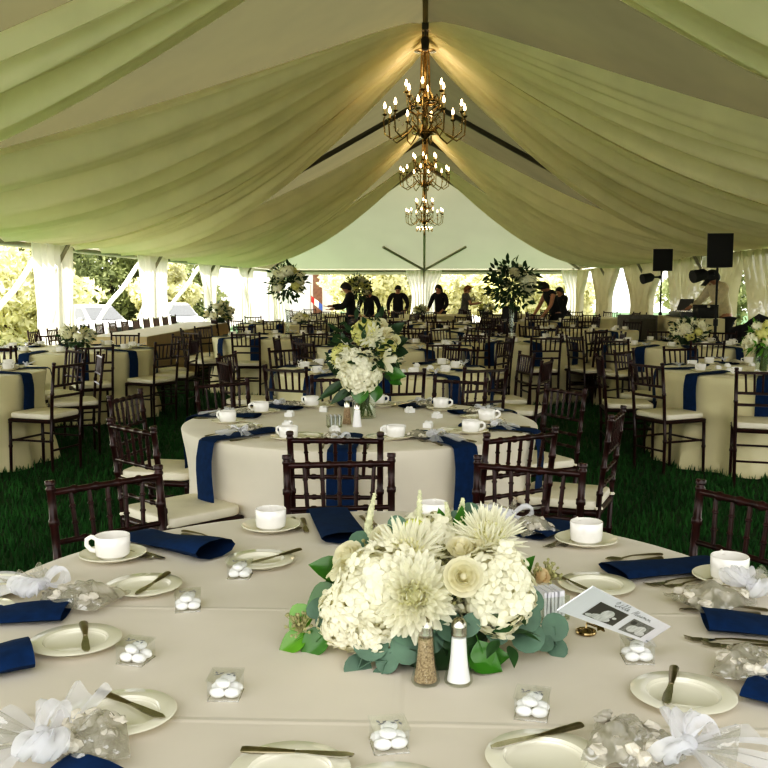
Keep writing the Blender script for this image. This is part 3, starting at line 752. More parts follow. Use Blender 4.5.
ALM = Proto(tag(obj('sugared_almond', MB().ball((0, 0, 0), (.0098, .0142, .0085), 8, 12), M['almond']), 'a', 'almond'))
SPOTS = [(-.012, -.013, .010, 1.3), (.013, -.012, .010, 1.8), (.014, .012, .010, 1.2), (-.013, .013, .010, 1.7), (-.003, -.010, .0255, 1.2), (.002, .011, .0255, 1.9)]
SMALLBOX = Proto(tag(obj('candy_box', MB().box((0, 0, .012), (.042, .042, .022)).ball((-.008, 0, .028), (.011, .014, .008), 5, 8).ball((.01, .006, .027), (.012, .01, .008), 5, 8).ball((.004, -.012, .027), (.012, .01, .008), 5, 8), M['almond']), 'b', 'box'))

def favor_bag(seed, L=.20, W=.13, full=True):
    rng = random.Random(seed); t = thing('favor_bag', 'f', 'gift bag')
    # crumpled sweets inside (local: inner end at -y, neck at +y)
    mb = MB()
    for k in range(34 if full else 20):
        x = rng.uniform(-.42, .42)*W; y = rng.uniform(-.92, -.26)*L; z = rng.uniform(.008, .026); R = rotz(rng.uniform(0, 3.1)) @ Matrix.Rotation(rng.uniform(-.8, .8), 3, 'X')
        a, b, c = rng.uniform(.010, .018), rng.uniform(.008, .013), rng.uniform(.005, .009); o0 = len(mb.v); mb.ball((x, y, z), (a, b, c), 4, 6, R)
        for q in range(o0, len(mb.v)): vx, vy, vz = mb.v[q]; mb.v[q] = (vx+rng.uniform(-.0022, .0022), vy+rng.uniform(-.0022, .0022), max(.003, vz+rng.uniform(-.0022, .0022)))
    obj('sweets', mb, M['sweet'], t, False)
    ph = [rng.uniform(0, 6) for _ in range(6)]
    def film(u, v, s):
        y = -L*(1-u); w = W*.55*(1-.0*u) if u < .7 else W*.55*(1-.82*sm((u-.7)/.3)); x = (v*2-1)*w
        edge = (1-(v*2-1)**2); bul = math.sin(PI*min(1, u*1.25+.03))*edge
        cr = .004*math.sin(18*u+9*v+ph[0]) + .003*math.sin(31*v-13*u+ph[1])
        return (x + .004*math.sin(20*u+ph[2]), y, max(.002, .006+.036*bul*s + cr*s))
    mb = MB().grid(lambda u, v: film(u, v, 1), 22, 16); mb.grid(lambda u, v: film(u, v, .05), 10, 6)
    obj('film', mb, M['film'], t)
    # flared film collar beyond the tie
    mb = MB().grid(lambda u, v: ((v*2-1)*(.012+.06*u), .0+.07*u, .018+.012*math.sin(14*v+ph[3])*u+.02*u), 8, 14); obj('collar', mb, M['film'], t)
    # tulle bow: knot, two loops, long tails
    b = obj('bow', MB().ball((0, .002, .024), (.018, .014, .014), 8, 10), M['tulle_knot'], t)
    for q in (0, 2, 3):                          # loose loops of net pulled out round the knot
        an = (-.25, .35, 2.8, 3.5, 1.5)[q]+rng.uniform(-.2, .2); ln = rng.uniform(.045, .07); wd = rng.uniform(.028, .042); ph2 = rng.uniform(0, 6)
        def loop(u, v):
            a = 2*PI*u; rr = .5-.5*math.cos(a); d = .006+ln*rr; lat = (v-.5)*wd*(.3+.9*math.sin(PI*u))+.010*math.sin(a)+.004*math.sin(9*v+14*u+ph2)
            return (d*math.cos(an)-lat*math.sin(an), d*math.sin(an)+lat*math.cos(an), max(.006, .024+.024*math.sin(a)*(.3+.7*rr)+.010*rr+.005*math.sin(13*v+9*u+ph2)))
        obj('loop', MB().grid(loop, 24, 10), M['tulle_knot'], b)
    for k, (dx, dy) in enumerate(((-.75, .6), (.8, .55), (.1, 1))):
        ln = rng.uniform(.15, .22)
        def tail(u, v, dx=dx, dy=dy, ln=ln, k=k):
            w = (.014+.085*u)*(v-.5); nx, ny = -dy, dx
            return (dx*ln*u+nx*w, .006+dy*ln*u+ny*w, max(.004, .024-.02*u+.035*u*(1-u)+.010*math.sin(11*v+k)*u))
        obj('tail', MB().grid(tail, 14, 8), M['tulle'], b)
    return t
BAG = [Proto(favor_bag(3)), Proto(favor_bag(11)), Proto(favor_bag(21, full=False))]
def far_bag():
    t = thing('favor_bag', 'b', 'gift bag')
    obj('film', MB().grid(lambda u, v: ((v*2-1)*.06*(1-.6*u*u), -.16*(1-u), .004+.03*math.sin(PI*min(1, u*1.2+.05))*(1-(v*2-1)**2)+.004*math.sin(20*u+9*v)), 10, 8), M['sweet'], t)
    obj('bow', MB().grid(lambda u, v: (.09*(u-.5), .01+.05*(v-.5)*abs(u-.5)*2+.02*abs(u-.5), .02+.05*abs(u-.5)+.01*math.sin(9*v)), 8, 4).ball((0, .01, .02), .012, 5, 8).grid(lambda u, v: ((v-.5)*(.01+.04*u)-.05*u, .01+.1*u, .02+.03*u), 6, 3), M['tulle_knot'], t)
    return t
FBAG = Proto(far_bag())
def far_cup():
    return tag(obj('coffee_cup', MB().lathe([(.001, .004), (.033, 0), (.043, .012), (.047, .060), (.0455, .0615), (.042, .03), (.030, .008), (.001, .007)], 14).tube([(-.044, 0, .05), (-.066, 0, .048), (-.066, 0, .028), (-.043, 0, .018)], .006, 5), M['china']), 'c', 'cup')
FCUP = Proto(far_cup())
def polar(key, a, r): x, y = TABLES[key][:2]; a = math.radians(a); return (x+r*math.cos(a), y+r*math.sin(a))

# far and middle tables: napkin, cup and saucer (and a favour on the nearer ones) at every place
for key, (x, y, off, desc) in TABLES.items():
    if key == 'front' or y > 20.5: continue
    for k, a in enumerate(seats(key)):
        q = proj((*polar(key, a, .9), TZ))
        if not -25 < q[0] < 793: continue
        H = hour(a); r_ = random.Random(k*13+int(y*10))
        if not (key == 'crate' and k % 2):
            px, py = polar(key, a, .918)
            NAP.put((px, py, TZ+.001), math.radians(a)-PI/2, f"navy napkin hanging off the edge, {H} o'clock place, {desc}", 'navy napkins on the round tables')
        ca = a + (20 if key == 'second' else r_.uniform(15, 24)); px, py = polar(key, ca, .66 + r_.uniform(-.04, .04))
        (SAU).put((px, py, TZ+.001), 0, f"white saucer under the cup, {H} o'clock place, {desc}", 'saucers on the round tables')
        (CUP if y < 6 else FCUP).put((px, py, TZ+.008), r_.uniform(-.6, .9)+(PI if math.cos(math.radians(a)) > .4 else 0), f"white coffee cup, {H} o'clock place, {desc}", 'cups on the round tables', CUPS)
        if y < 14 and (k % 2 == 0 or key == 'second'):
            px, py = polar(key, a-2, .74)
            (FBAG if y > 6 else BAG[k % 3]).put((px, py, TZ+.013), math.radians(a)-PI/2+.4, f"favour bag with white bow, {H} o'clock place, {desc}", 'favour bags on the round tables', .72 if key == 'second' else None)
        if y < 9:
            px, py = polar(key, a-12, .42); SMALLBOX.put((px, py, TZ+.001), a, f"tiny box of white almonds, {H} o'clock place, {desc}", 'almond boxes on the round tables')
        if key == 'second':
            px, py = polar(key, a-19, .62); PLA.put((px, py, TZ+.001), 0, f"cream bread plate, {H} o'clock place, {desc}", 'bread plates')
            for P_, lat, nm in ((FOR, -.09, 'fork'), (KNI, .10, 'table knife')):
                c = polar(key, a, .80); ra = math.radians(a); P_.put((c[0]-math.sin(ra)*lat, c[1]+math.cos(ra)*lat, TZ+.002), ra+PI/2, f"silver {nm}, {H} o'clock place, {desc}", 'cutlery on the second table')
# ================================================================== THE FRONT TABLE
FC = Vector((TABLES['front'][0], TABLES['front'][1]))
def ang(p): return math.degrees(math.atan2(p.y-FC.y, p.x-FC.x))
def at(px, py): p = P(px, py); return p
# coffee cups on saucers: (pixel centre of the saucer, handle direction, label tail)
for px, py, hz, lab in ((113, 560, .1, 'before the leftmost near chair, handle showing'), (271, 531, 2.4, 'before the near chair left of centre'), (433, 524, 2.2, 'half hidden behind the large centrepiece'),
                        (586, 545, 1.9, 'between the photo card and the tilted chair pair'), (729, 583, 2.0, 'before the rightmost near chair, by a tulle bow')):
    p = at(px, py)
    SAU.put((p.x, p.y, TZ+.001), 0, f"wide white saucer on the front table, {lab}", 'saucers on the front table')
    CUP.put((p.x, p.y, TZ+.008), 0.0 if px < 200 else -PI/2+.3*math.sin(px), f"white coffee cup on the front table, {lab}", 'cups on the front table', CUPS)
# bread plates with butter knives
plates = [(144, 591, (136, 597), (170, 573), 'behind the left tulle bow'), (76, 647, (88, 655), (83, 622), 'beside the navy napkin at the left edge'), (122, 721, (163, 719), (98, 693), 'partly under the lower left favour bag'),
          (290, 781, (352, 757), (240, 752), 'cut by the bottom edge'), (545, 767, (494, 750), (582, 727), 'left of the big tulle bow at the lower right'), (683, 701, (668, 703), (674, 671), 'on the right with its knife pointing at the camera'),
          (260, 565, (258, 563), (296, 552), 'before the left centre cup'), (596, 590, (583, 589), (553, 575), 'tucked behind the photo card'), (-8, 592, None, None, 'just entering at the left edge behind the bow'), (-27, 618, None, None, 'just entering at the left edge under the bow'), (394, 805, None, None, 'barely entering at the bottom beside the almond box')]
for px, py, tip, end, lab in plates:
    p = at(px, py); PLA.put((p.x, p.y, TZ+.001), 0, f"cream bread plate {lab}", 'bread plates')
    if tip:
        a = P(*tip, TZ+.017); b = P(*end, TZ+.017); d = a-b; c = (a+b)/2
        KNI.put((c.x, c.y, TZ+.0175), math.atan2(-d.x, d.y), f"silver butter knife on the plate {lab}", 'butter knives')
# clear almond boxes and their almonds
for j, (px, py, lab) in enumerate(((240, 577, 'before the left centre plate'), (188, 609, 'left of the green leaves'), (136, 661, 'beside the leftmost whole plate'), (226, 696, 'left of centre near the lower plate'),
                                   (389, 747, 'nearest the bottom edge in the middle'), (532, 715, 'right of the salt shaker'), (637, 660, 'just below the photo card'))):
    p = at(px, py); r = .25*math.sin(j*2.1)
    BOX.put((p.x, p.y, TZ+.001), r, f"clear lidded box of white almonds, {lab}", 'clear almond boxes on the front table')
    for k, (x, y, z, a) in enumerate(SPOTS):
        X = p.x + x*math.cos(r)-y*math.sin(r); Y = p.y + x*math.sin(r)+y*math.cos(r)
        o = ALM.put((X, Y, TZ+.0015+z), a+r, f"white sugared almond inside the clear box {lab}", f"almonds in the box {lab}")
# napkins with a loose open roll at the inner end, running out over the edge
def front_nap(px, py, puffy, lab, hour_=None):
    p = at(px, py); a = math.atan2(p.y-FC.y, p.x-FC.x) if hour_ is None else math.radians(hour_)
    r_in = math.hypot(p.x-FC.x, p.y-FC.y); e = Vector((FC.x+.918*math.cos(a), FC.y+.918*math.sin(a)))
    L = .918-r_in
    o = obj('napkin', napkin_mb(inner=max(.07, L), puff=puffy, drop=.28, w=.128), M['navy']); o.location = (e.x, e.y, TZ+.001); o.rotation_euler.z = a-PI/2
    tag(o, lab, 'napkin', 'navy napkins on the front table'); return a, e
nps = [front_nap(216, 560, .040, 'navy napkin rolled open beside the leftmost front-table cup'), front_nap(345, 545, .022, 'navy napkin right behind the white blooms of the centrepiece'),
       front_nap(613, 578, .016, 'wide navy napkin lying flat behind the photo card'), front_nap(526, 540, .018, 'navy napkin under the small favour bag right of the centrepiece'),
       front_nap(32, 664, .030, 'navy napkin with thick folded end at the left picture edge'), front_nap(68, 617, .016, 'navy napkin strip under the favour bag with the left bow'),
       front_nap(704, 627, .018, 'navy napkin strip under the favour bag with the right bow'), front_nap(748, 691, .014, 'short navy napkin end at the right edge under a greyish bag'),
       front_nap(100, 778, .018, 'navy napkin end poking out below the lower left favour bag'), front_nap(645, 790, .010, 'sliver of navy napkin below the lower right favour bag')]
# forks, spoons and knives beside the napkins
for j, (a, e) in enumerate(nps):
    if j in (4, 5, 7, 8, 9): continue
    side = Vector((-math.sin(a), math.cos(a))); out = Vector((math.cos(a), math.sin(a)))
    what = ['the rolled napkin by the leftmost cup', 'the napkin behind the white blooms', 'the wide napkin behind the card', 'the small favour bag', 'the napkin at the left picture edge', 'the left bow bag', 'the right bow bag', 'the greyish bag at the right edge', 'the lower left favour bag', 'the lower right favour bag'][j]
    for Pt, lat, nm, ins in ((FOR, .088, 'fork', .20), (FOR, .112, 'long fork', .17), (KNI, -.088, 'table knife', .19), (SPO, -.115, 'spoon', .18)):
        c = e - out*ins - side*lat*(1 if True else -1)
        if proj((c.x, c.y, TZ))[1] > 790 or any((P(q[0], q[1])-Vector((c.x, c.y, TZ))).length < .125 for q in plates): continue
        Pt.put((c.x, c.y, TZ+.001), a+PI/2, f"silver {nm} beside {what}", 'cutlery on the front table')
# favour bags with tulle bows: inner end and bow given
bags = [((112, 604), (30, 592), 5, .19, .12, 'clear favour bag with a white tulle bow at the left picture edge'), ((128, 738), (30, 752), 6, .17, .13, 'favour bag of grey sweets with long upright tulle, lower left corner'),
        ((590, 742), (708, 764), 7, .18, .13, 'favour bag with a large glowing tulle bow, lower right'), ((684, 606), (765, 592), 8, .19, .12, 'clear favour bag with tulle bow beside the rightmost cup'),
        ((716, 664), (812, 680), 9, .18, .12, 'greyish favour bag running off the right picture edge'), ((543, 535), (492, 516), 10, .15, .11, 'small favour bag behind the spider chrysanthemum, beside a saucer')]
for a_, b_, sd, L, W, lab in bags:
    a = P(*a_, TZ+.015); b = P(*b_, TZ+.015); d = (b-a); t = favor_bag(sd, L=max(.12, min(L, d.length*.82)), W=W)
    t.location = (a + d.normalized()*max(.12, min(L, d.length*.82))).to_tuple()[:2] + (TZ+.014,); t.rotation_euler.z = math.atan2(-d.x, d.y); t['label'] = lab; t['group'] = 'favour bags on the front table'
    if sd == 6:                                # the tall stiff tulle end standing up from this bow
        A = Vector((.03, .0, .03))
        q0 = P(52, 742, TZ+.02); q1 = PD(92, 688, P(75, 735).y+.06)
        R = Matrix.Rotation(-t.rotation_euler.z, 3, 'Z'); q0 = R @ (q0-Vector(t.location)); q1 = R @ (q1-Vector(t.location)); dd = q1-q0; sd_ = Vector((dd.y, -dd.x, 0)).normalized()
        def tail(u, v): return q0 + dd*u + sd_*((v-.5)*(.035+.035*u)) + Vector((0, 0, .012*math.sin(3*PI*v)))
        obj('tail', MB().grid(tail, 12, 10), M['tulle'], t)
# salt and pepper
def shaker(px, py, fill, label):
    p = at(px, py); t = thing('salt_shaker' if fill == 'salt' else 'pepper_shaker', label, 'shaker', (p.x, p.y, TZ+.001))
    def fl(n): return lambda a, z: 1+.035*math.cos(n*a)
    obj('shaker_glass', MB().lathe([(.001, .001), (.0225, .001), (.0245, .006), (.0235, .012), (.0195, .03), (.0165, .055), (.0145, .08), (.0128, .090)], 32, wob=fl(8)), M['glass'], t)
    obj('contents', MB().lathe([(.001, .005), (.0205, .007), (.0195, .014), (.0165, .032), (.0142, .055), (.0125, .084), (.001, .086)], 24), M[fill], t)
    c = obj('cap', MB().lathe([(.0138, .088), (.0142, .092), (.0134, .094), (.0142, .097), (.0134, .099), (.0142, .102), (.0134, .105), (.0128, .110), (.009, .1165), (.004, .1195), (.001, .120)], 24), M['steel'], t)
    mb = MB()
    for k in range(7):
        a = k*1.05; r = .006 if k else 0; mb.ball((r*math.cos(a), r*math.sin(a), .1185 if k else .1203), .0009, 4, 6)
    obj('holes', mb, M['black'], c); return t
shaker(425.5, 684, 'pepper', 'glass pepper shaker with a steel cap before the centrepiece'); shaker(458.5, 684, 'salt', 'glass salt shaker full of salt with a steel cap before the centrepiece')
# sugar caddy
p = at(549, 617); t = thing('sugar_caddy', 'square clear caddy of white packets behind the right eucalyptus', 'caddy', (p.x, p.y, TZ+.001), .35)
mb = MB()
for s in (-1, 1): mb.box((s*.030, 0, .026), (.003, .062, .05)).box((0, s*.030, .026), (.062, .003, .05))
mb.box((0, 0, .003), (.06, .06, .005)); obj('caddy_wall', mb, M['glass'], t, False)
for k in range(6): obj('packet', MB().box((-.022+.0085*k, .002*math.sin(k*3), .034), (.0055, .050, .054), Matrix.Rotation(.06*math.sin(k*2), 3, 'Y')), M['card'], t, False)
# the card with two photographs in its wire holder
px4 = [(591, 585), (670, 626), (647, 643), (559, 611)]
dirs = [ray(*q) for q in px4]                  # rectangle seen in perspective: solve A - D = B - C for the depths
Am = np.array([[dirs[0][i], -dirs[1][i], dirs[2][i]] for i in range(3)]); rhs = np.array([dirs[3][i] for i in range(3)])
ka, kb, kc = np.linalg.solve(Am, rhs)
pts = [Vector(dirs[0])*ka, Vector(dirs[1])*kb, Vector(dirs[2])*kc, Vector(dirs[3])]
low = min(q.z for q in pts); sc_ = (TZ+.022-CAMZ)/low; A, B, C_, D = [q*sc_+Vector((0, 0, CAMZ)) for q in pts]
Xv = ((B-A)+(C_-D))/2; wid = Xv.length; Xv.normalize(); Yv = (A-D); Yv = Yv-Xv*Yv.dot(Xv); hei = Yv.length; Yv.normalize(); Zv = Xv.cross(Yv)
if Zv.dot(Vector((0, 0, CAMZ))-A) < 0: Zv = -Zv
print('CARD', wid, hei, Zv, A, B, C_, D)
cen = (A+B+C_+D)/4
t = thing('photo_card', 'white table card with two black and white photographs, tilted in a wire holder', 'card', cen)
R = Matrix((Xv, Yv, Zv)).transposed()
def cardpt(x, y, z=0): return R @ Vector((x*wid, y*hei, z))
def patch(poly, z): return MB().add([cardpt(x, y, z) for x, y in poly], [tuple(range(len(poly)))])
obj('card_sheet', MB().box((0, 0, 0), (wid, hei, .0012), R), M['card'], t, False)
for k, (x0, x1, y0, y1) in enumerate(((-.34, -.03, -.34, .22), (.05, .36, -.38, .18))):
    ph = obj('photograph', patch([(x0, y0), (x1, y0), (x1, y1), (x0, y1)], .0010), M['photo_dark' if k == 0 else 'photo_mid'], t, False)
    def blob(cx, cy, rx, ry, z, m, n=14): obj('photo_shape', patch([(x0+(x1-x0)*(cx+rx*math.cos(2*PI*q/n)), y0+(y1-y0)*(cy+ry*math.sin(2*PI*q/n))) for q in range(n)], z), M[m], ph, False)
    if k == 0: blob(.45, .20, .30, .19, .0013, 'photo_light'); blob(.50, .52, .19, .28, .0014, 'photo_light'); blob(.14, .13, .13, .10, .0013, 'photo_light'); blob(.78, .45, .07, .08, .0013, 'photo_light')
    else: blob(.35, .38, .22, .26, .0013, 'photo_light'); blob(.62, .55, .2, .22, .0014, 'photo_light'); blob(.75, .25, .2, .18, .0013, 'photo_light'); blob(.15, .75, .12, .14, .0013, 'photo_dark')
def stroke(pts, w=.0011):                      # handwriting
    v = []; f = []
    for i, (x, y) in enumerate(pts):
        a = pts[max(0, i-1)]; b = pts[min(len(pts)-1, i+1)]; d = Vector(((b[0]-a[0])*wid, (b[1]-a[1])*hei)); d = d.normalized() if d.length > 1e-7 else Vector((1, 0)); nx = Vector((-d.y/wid, d.x/hei))*w*(.55+.45*abs(math.sin(i*.9)))
        v += [cardpt(x+nx.x, y+nx.y, .0011), cardpt(x-nx.x, y-nx.y, .0011)]
    for i in range(len(pts)-1): f.append((2*i, 2*i+1, 2*i+3, 2*i+2))
    return v, f
mb = MB()
def glyph(x, kind):
    g = {'U': [(-.02, .06), (-.005, .13), (.005, .12), (-.005, .0), (.012, -.03), (.03, .02), (.04, .12), (.034, .02), (.05, -.02)], 'l': [(0, 0), (.018, .10), (.022, .15), (.012, .14), (.010, .03), (.02, -.01), (.032, .02)],
         'e': [(0, .01), (.014, .05), (.006, .07), (-.001, .03), (.008, -.005), (.026, .02)], 'M': [(-.01, -.03), (.008, .13), (.014, .12), (.016, -.01), (.034, .12), (.038, .11), (.036, -.01), (.05, .0)],
         'u': [(0, .05), (.002, .0), (.014, .0), (.022, .055), (.021, .01), (.03, 0)], 'm': [(0, .0), (.004, .055), (.012, .05), (.012, 0), (.022, .052), (.027, .04), (.026, 0), (.038, .05), (.042, .02), (.046, -.01), (.06, .01)]}[kind]
    fine = []
    for (a, b) in zip(g, g[1:]):
        for q in range(4): fine.append((x+(a[0]+(b[0]-a[0])*q/4)*1.05+ .2*(a[1]+(b[1]-a[1])*q/4)*.25, .31+(a[1]+(b[1]-a[1])*q/4)*1.1))
    mb.add(*stroke(fine))
for x, kd in ((-.22, 'U'), (-.165, 'l'), (-.132, 'l'), (-.10, 'e'), (-.02, 'M'), (.036, 'u'), (.07, 'u'), (.105, 'm'), (.165, 'm')): glyph(x, kd)
obj('handwriting', mb, M['ink'], t, False)
q = P(586, 634); t = thing('card_holder', 'small brass coil holder with a leaf clip under the photo card', 'card holder', (q.x, q.y, TZ+.001), .5)
obj('base_ring', MB().tube([(.017*math.cos(a*.3), .017*math.sin(a*.3), .004) for a in range(22)], .004, 8).lathe([(.001, .002), (.010, .001), (.012, .006), (.006, .010), (.001, .011)], 14), M['brass'], t)
top = P(600, 627, TZ+.03) - Vector((q.x, q.y, TZ)); top = Matrix.Rotation(-.5, 3, 'Z') @ top
obj('wire_stem', MB().tube([(0, 0, .008), (.004, .003, .02), top*.9, top], .0022, 6), M['brass'], t)
mb = MB()
star = [(.013*(1 if k % 2 == 0 else .55)*math.cos(k*PI/5), .013*(1 if k % 2 == 0 else .55)*math.sin(k*PI/5)) for k in range(10)]
mb.prism(star, -.0015, .0015, 'z'); mb.xf(Matrix.Translation(top) @ Matrix.Rotation(.7, 4, 'X')); obj('leaf_clip', mb, M['brass'], t)

# ================================================================== FLOWERS
def fib(n):
    for i in range(n):
        z = 1-2*(i+.5)/n; a = i*2.399963; r = math.sqrt(1-z*z); yield Vector((r*math.cos(a), r*math.sin(a), z))
def hydrangea(c, r, seed=0, squash=(1, 1, .85), n=95, pet=.25):
    rng = random.Random(seed); mb = MB().ball(c, [r*.88*s for s in squash], 8, 12)
    for d in fib(n):
        if rng.random() < .06: continue
        lump = 1+.10*math.sin(d.x*7+seed)*math.sin(d.y*6)+rng.uniform(-.05, .06)
        p = Vector(c)+Vector((d.x*r*squash[0], d.y*r*squash[1], d.z*r*squash[2]))*lump; nrm = (d+Vector((rng.uniform(-.55, .55), rng.uniform(-.55, .55), rng.uniform(-.55, .55)))).normalized()
        u = nrm.orthogonal().normalized(); w = nrm.cross(u); a0 = rng.uniform(0, 6); s = r*pet*rng.uniform(.85, 1.15)
        for k in range(4):
            a = a0+k*PI/2; e = u*math.cos(a)+w*math.sin(a); f = u*-math.sin(a)+w*math.cos(a)
            q = [p, p+e*s*.45+f*s*.42+nrm*s*.12, p+e*s*.85+f*s*.30+nrm*s*.02, p+e*s*1.0+nrm*s*-.02, p+e*s*.85-f*s*.30+nrm*s*.02, p+e*s*.45-f*s*.42+nrm*s*.12, p+e*s*.5+nrm*s*.20]
            mb.add(q, [(0, 1, 6), (1, 2, 3, 6), (6, 3, 4, 5), (0, 6, 5)])
    return mb
def petal_strip(mb, c, d, up, L, w, curl, seg=6, cup=.25, start=.05):
    """one strap petal from c along d, curling towards up"""
    d = Vector(d).normalized(); up = Vector(up); up = (up-d*up.dot(d)); up = up.normalized() if up.length > 1e-5 else d.orthogonal().normalized(); s = d.cross(up); vs = []
    for i in range(seg+1):
        u = i/seg; an = curl*u; p = Vector(c)+d*L*(start+(1-start)*u)*math.cos(an*.5)+up*L*u*math.sin(an)*.7
        ww = w*(.45+.75*math.sin(PI*(u**.8)*.85)) if u < .97 else w*.25
        n = up*math.cos(an)-d*math.sin(an); vs += [p-s*ww+n*ww*cup, p, p+s*ww+n*ww*cup]
    fs = []
    for i in range(seg): o = i*3; fs += [(o, o+1, o+4, o+3), (o+1, o+2, o+5, o+4)]
    mb.add(vs, fs)
def mum(c, r, face, seed=0, spider=False, n=150, part=None):
    """reflexed chrysanthemum: a domed heart of short petals, longer ones falling back round the rim"""
    rng = random.Random(seed); face = Vector(face).normalized(); mb = MB(); u = face.orthogonal().normalized(); w = face.cross(u); c = Vector(c)
    if part != 'rim':
        mb.ball(c+face*r*.06, r*.30, 8, 12)
        for d in fib(130):
            if d.dot(face) < .05: continue
            petal_strip(mb, c+face*r*.05+d*r*.26, d*.55+face*.25+(u*rng.uniform(-1, 1)+w*rng.uniform(-1, 1))*.45, d, r*.24, r*.050, .9, 4, cup=.5, start=.0)
    if part == 'heart': return mb
    mb.ball(c-face*r*.12, r*.42, 6, 10)
    for i in range(n):
        t = (i+.5)/n
        if t < .10: continue
        el = PI/2*(.80-1.12*t**.62); a = i*2.399963+rng.uniform(-.15, .15)
        d = face*math.sin(el)+(u*math.cos(a)+w*math.sin(a))*math.cos(el)
        L = r*(.58+.50*t**.6)*rng.uniform(.86, 1.1); wd = r*(.036 if spider else .062+.03*t)
        petal_strip(mb, c, d, face, L, wd, (1.0 if spider else .8)*(1.2-t*.9)*(1 if rng.random() > .12 else -.4), cup=.7 if spider else .5, start=.15)
    return mb
def rose(c, r, face, seed=0):
    rng = random.Random(seed); face = Vector(face).normalized(); mb = MB(); u0 = face.orthogonal().normalized(); w0 = face.cross(u0); c = Vector(c)
    mb.ball(c-face*r*.35, r*.55, 6, 10); mb.ball(c+face*r*.30, r*.21, 6, 10)
    for ring, (n, ra, op, h) in enumerate(((2, .20, .0, .80), (3, .27, .0, .80), (3, .36, .05, .78), (4, .54, .14, .68), (5, .74, .30, .50), (5, .90, .55, .25))):
        for k in range(n):
            a = 2*PI*k/n+ring*.7+rng.uniform(-.2, .2); sp = 2*PI/n*.68
            def fn(uu, v):
                t = a+(v-.5)*2*sp*(.55+.45*math.sin(PI*min(1, uu*.9+.1))); rad = r*ra*(.35+.65*math.sin(uu*PI/2))*(1+op*.25*uu*uu); hh = r*(-.55+(h+.55)*uu**.8-op*.16*max(0, uu-.75)*4*.5)*(1-.12*(2*v-1)**2)
                return c+(u0*math.cos(t)+w0*math.sin(t))*rad+face*hh
            mb.grid(fn, 6, 6)
    return mb
def leaf(mb, b, d, nrm, L, W, curl=.3, fold=.25, shape=.9, nu=7):
    d = Vector(d).normalized(); nrm = Vector(nrm); nrm = (nrm-d*nrm.dot(d)).normalized(); s = d.cross(nrm); b = Vector(b)
    def fn(u, v):
        x = v*2-1; w = W*.5*math.sin(PI*(u**shape))**1.05 if 0 < u < 1 else 0
        return b+d*(L*u)+s*(x*w)+nrm*(fold*abs(x)*w - curl*L*u*u)
    mb.grid(fn, nu, 4); return mb
def disc_leaf(mb, c, nrm, r, elong=1.0, axis=None):
    nrm = Vector(nrm).normalized(); a = Vector(axis or (0, 0, 1)); a = a-nrm*a.dot(nrm); a = a.normalized() if a.length > 1e-4 else nrm.orthogonal().normalized(); s = nrm.cross(a); c = Vector(c); vs = [c]
    for ring in (.55, 1):
        for k in range(14):
            t = 2*PI*k/14; x = math.cos(t)*ring*r; y = math.sin(t)*ring*r*elong; vs.append(c+s*x+a*y+nrm*(-.10*r*ring**2+.14*abs(x)))
    fs = [(0, 1+k, 1+(k+1) % 14) for k in range(14)]+[(1+k, 15+k, 15+(k+1) % 14, 1+(k+1) % 14) for k in range(14)]
    mb.add(vs, fs); return mb

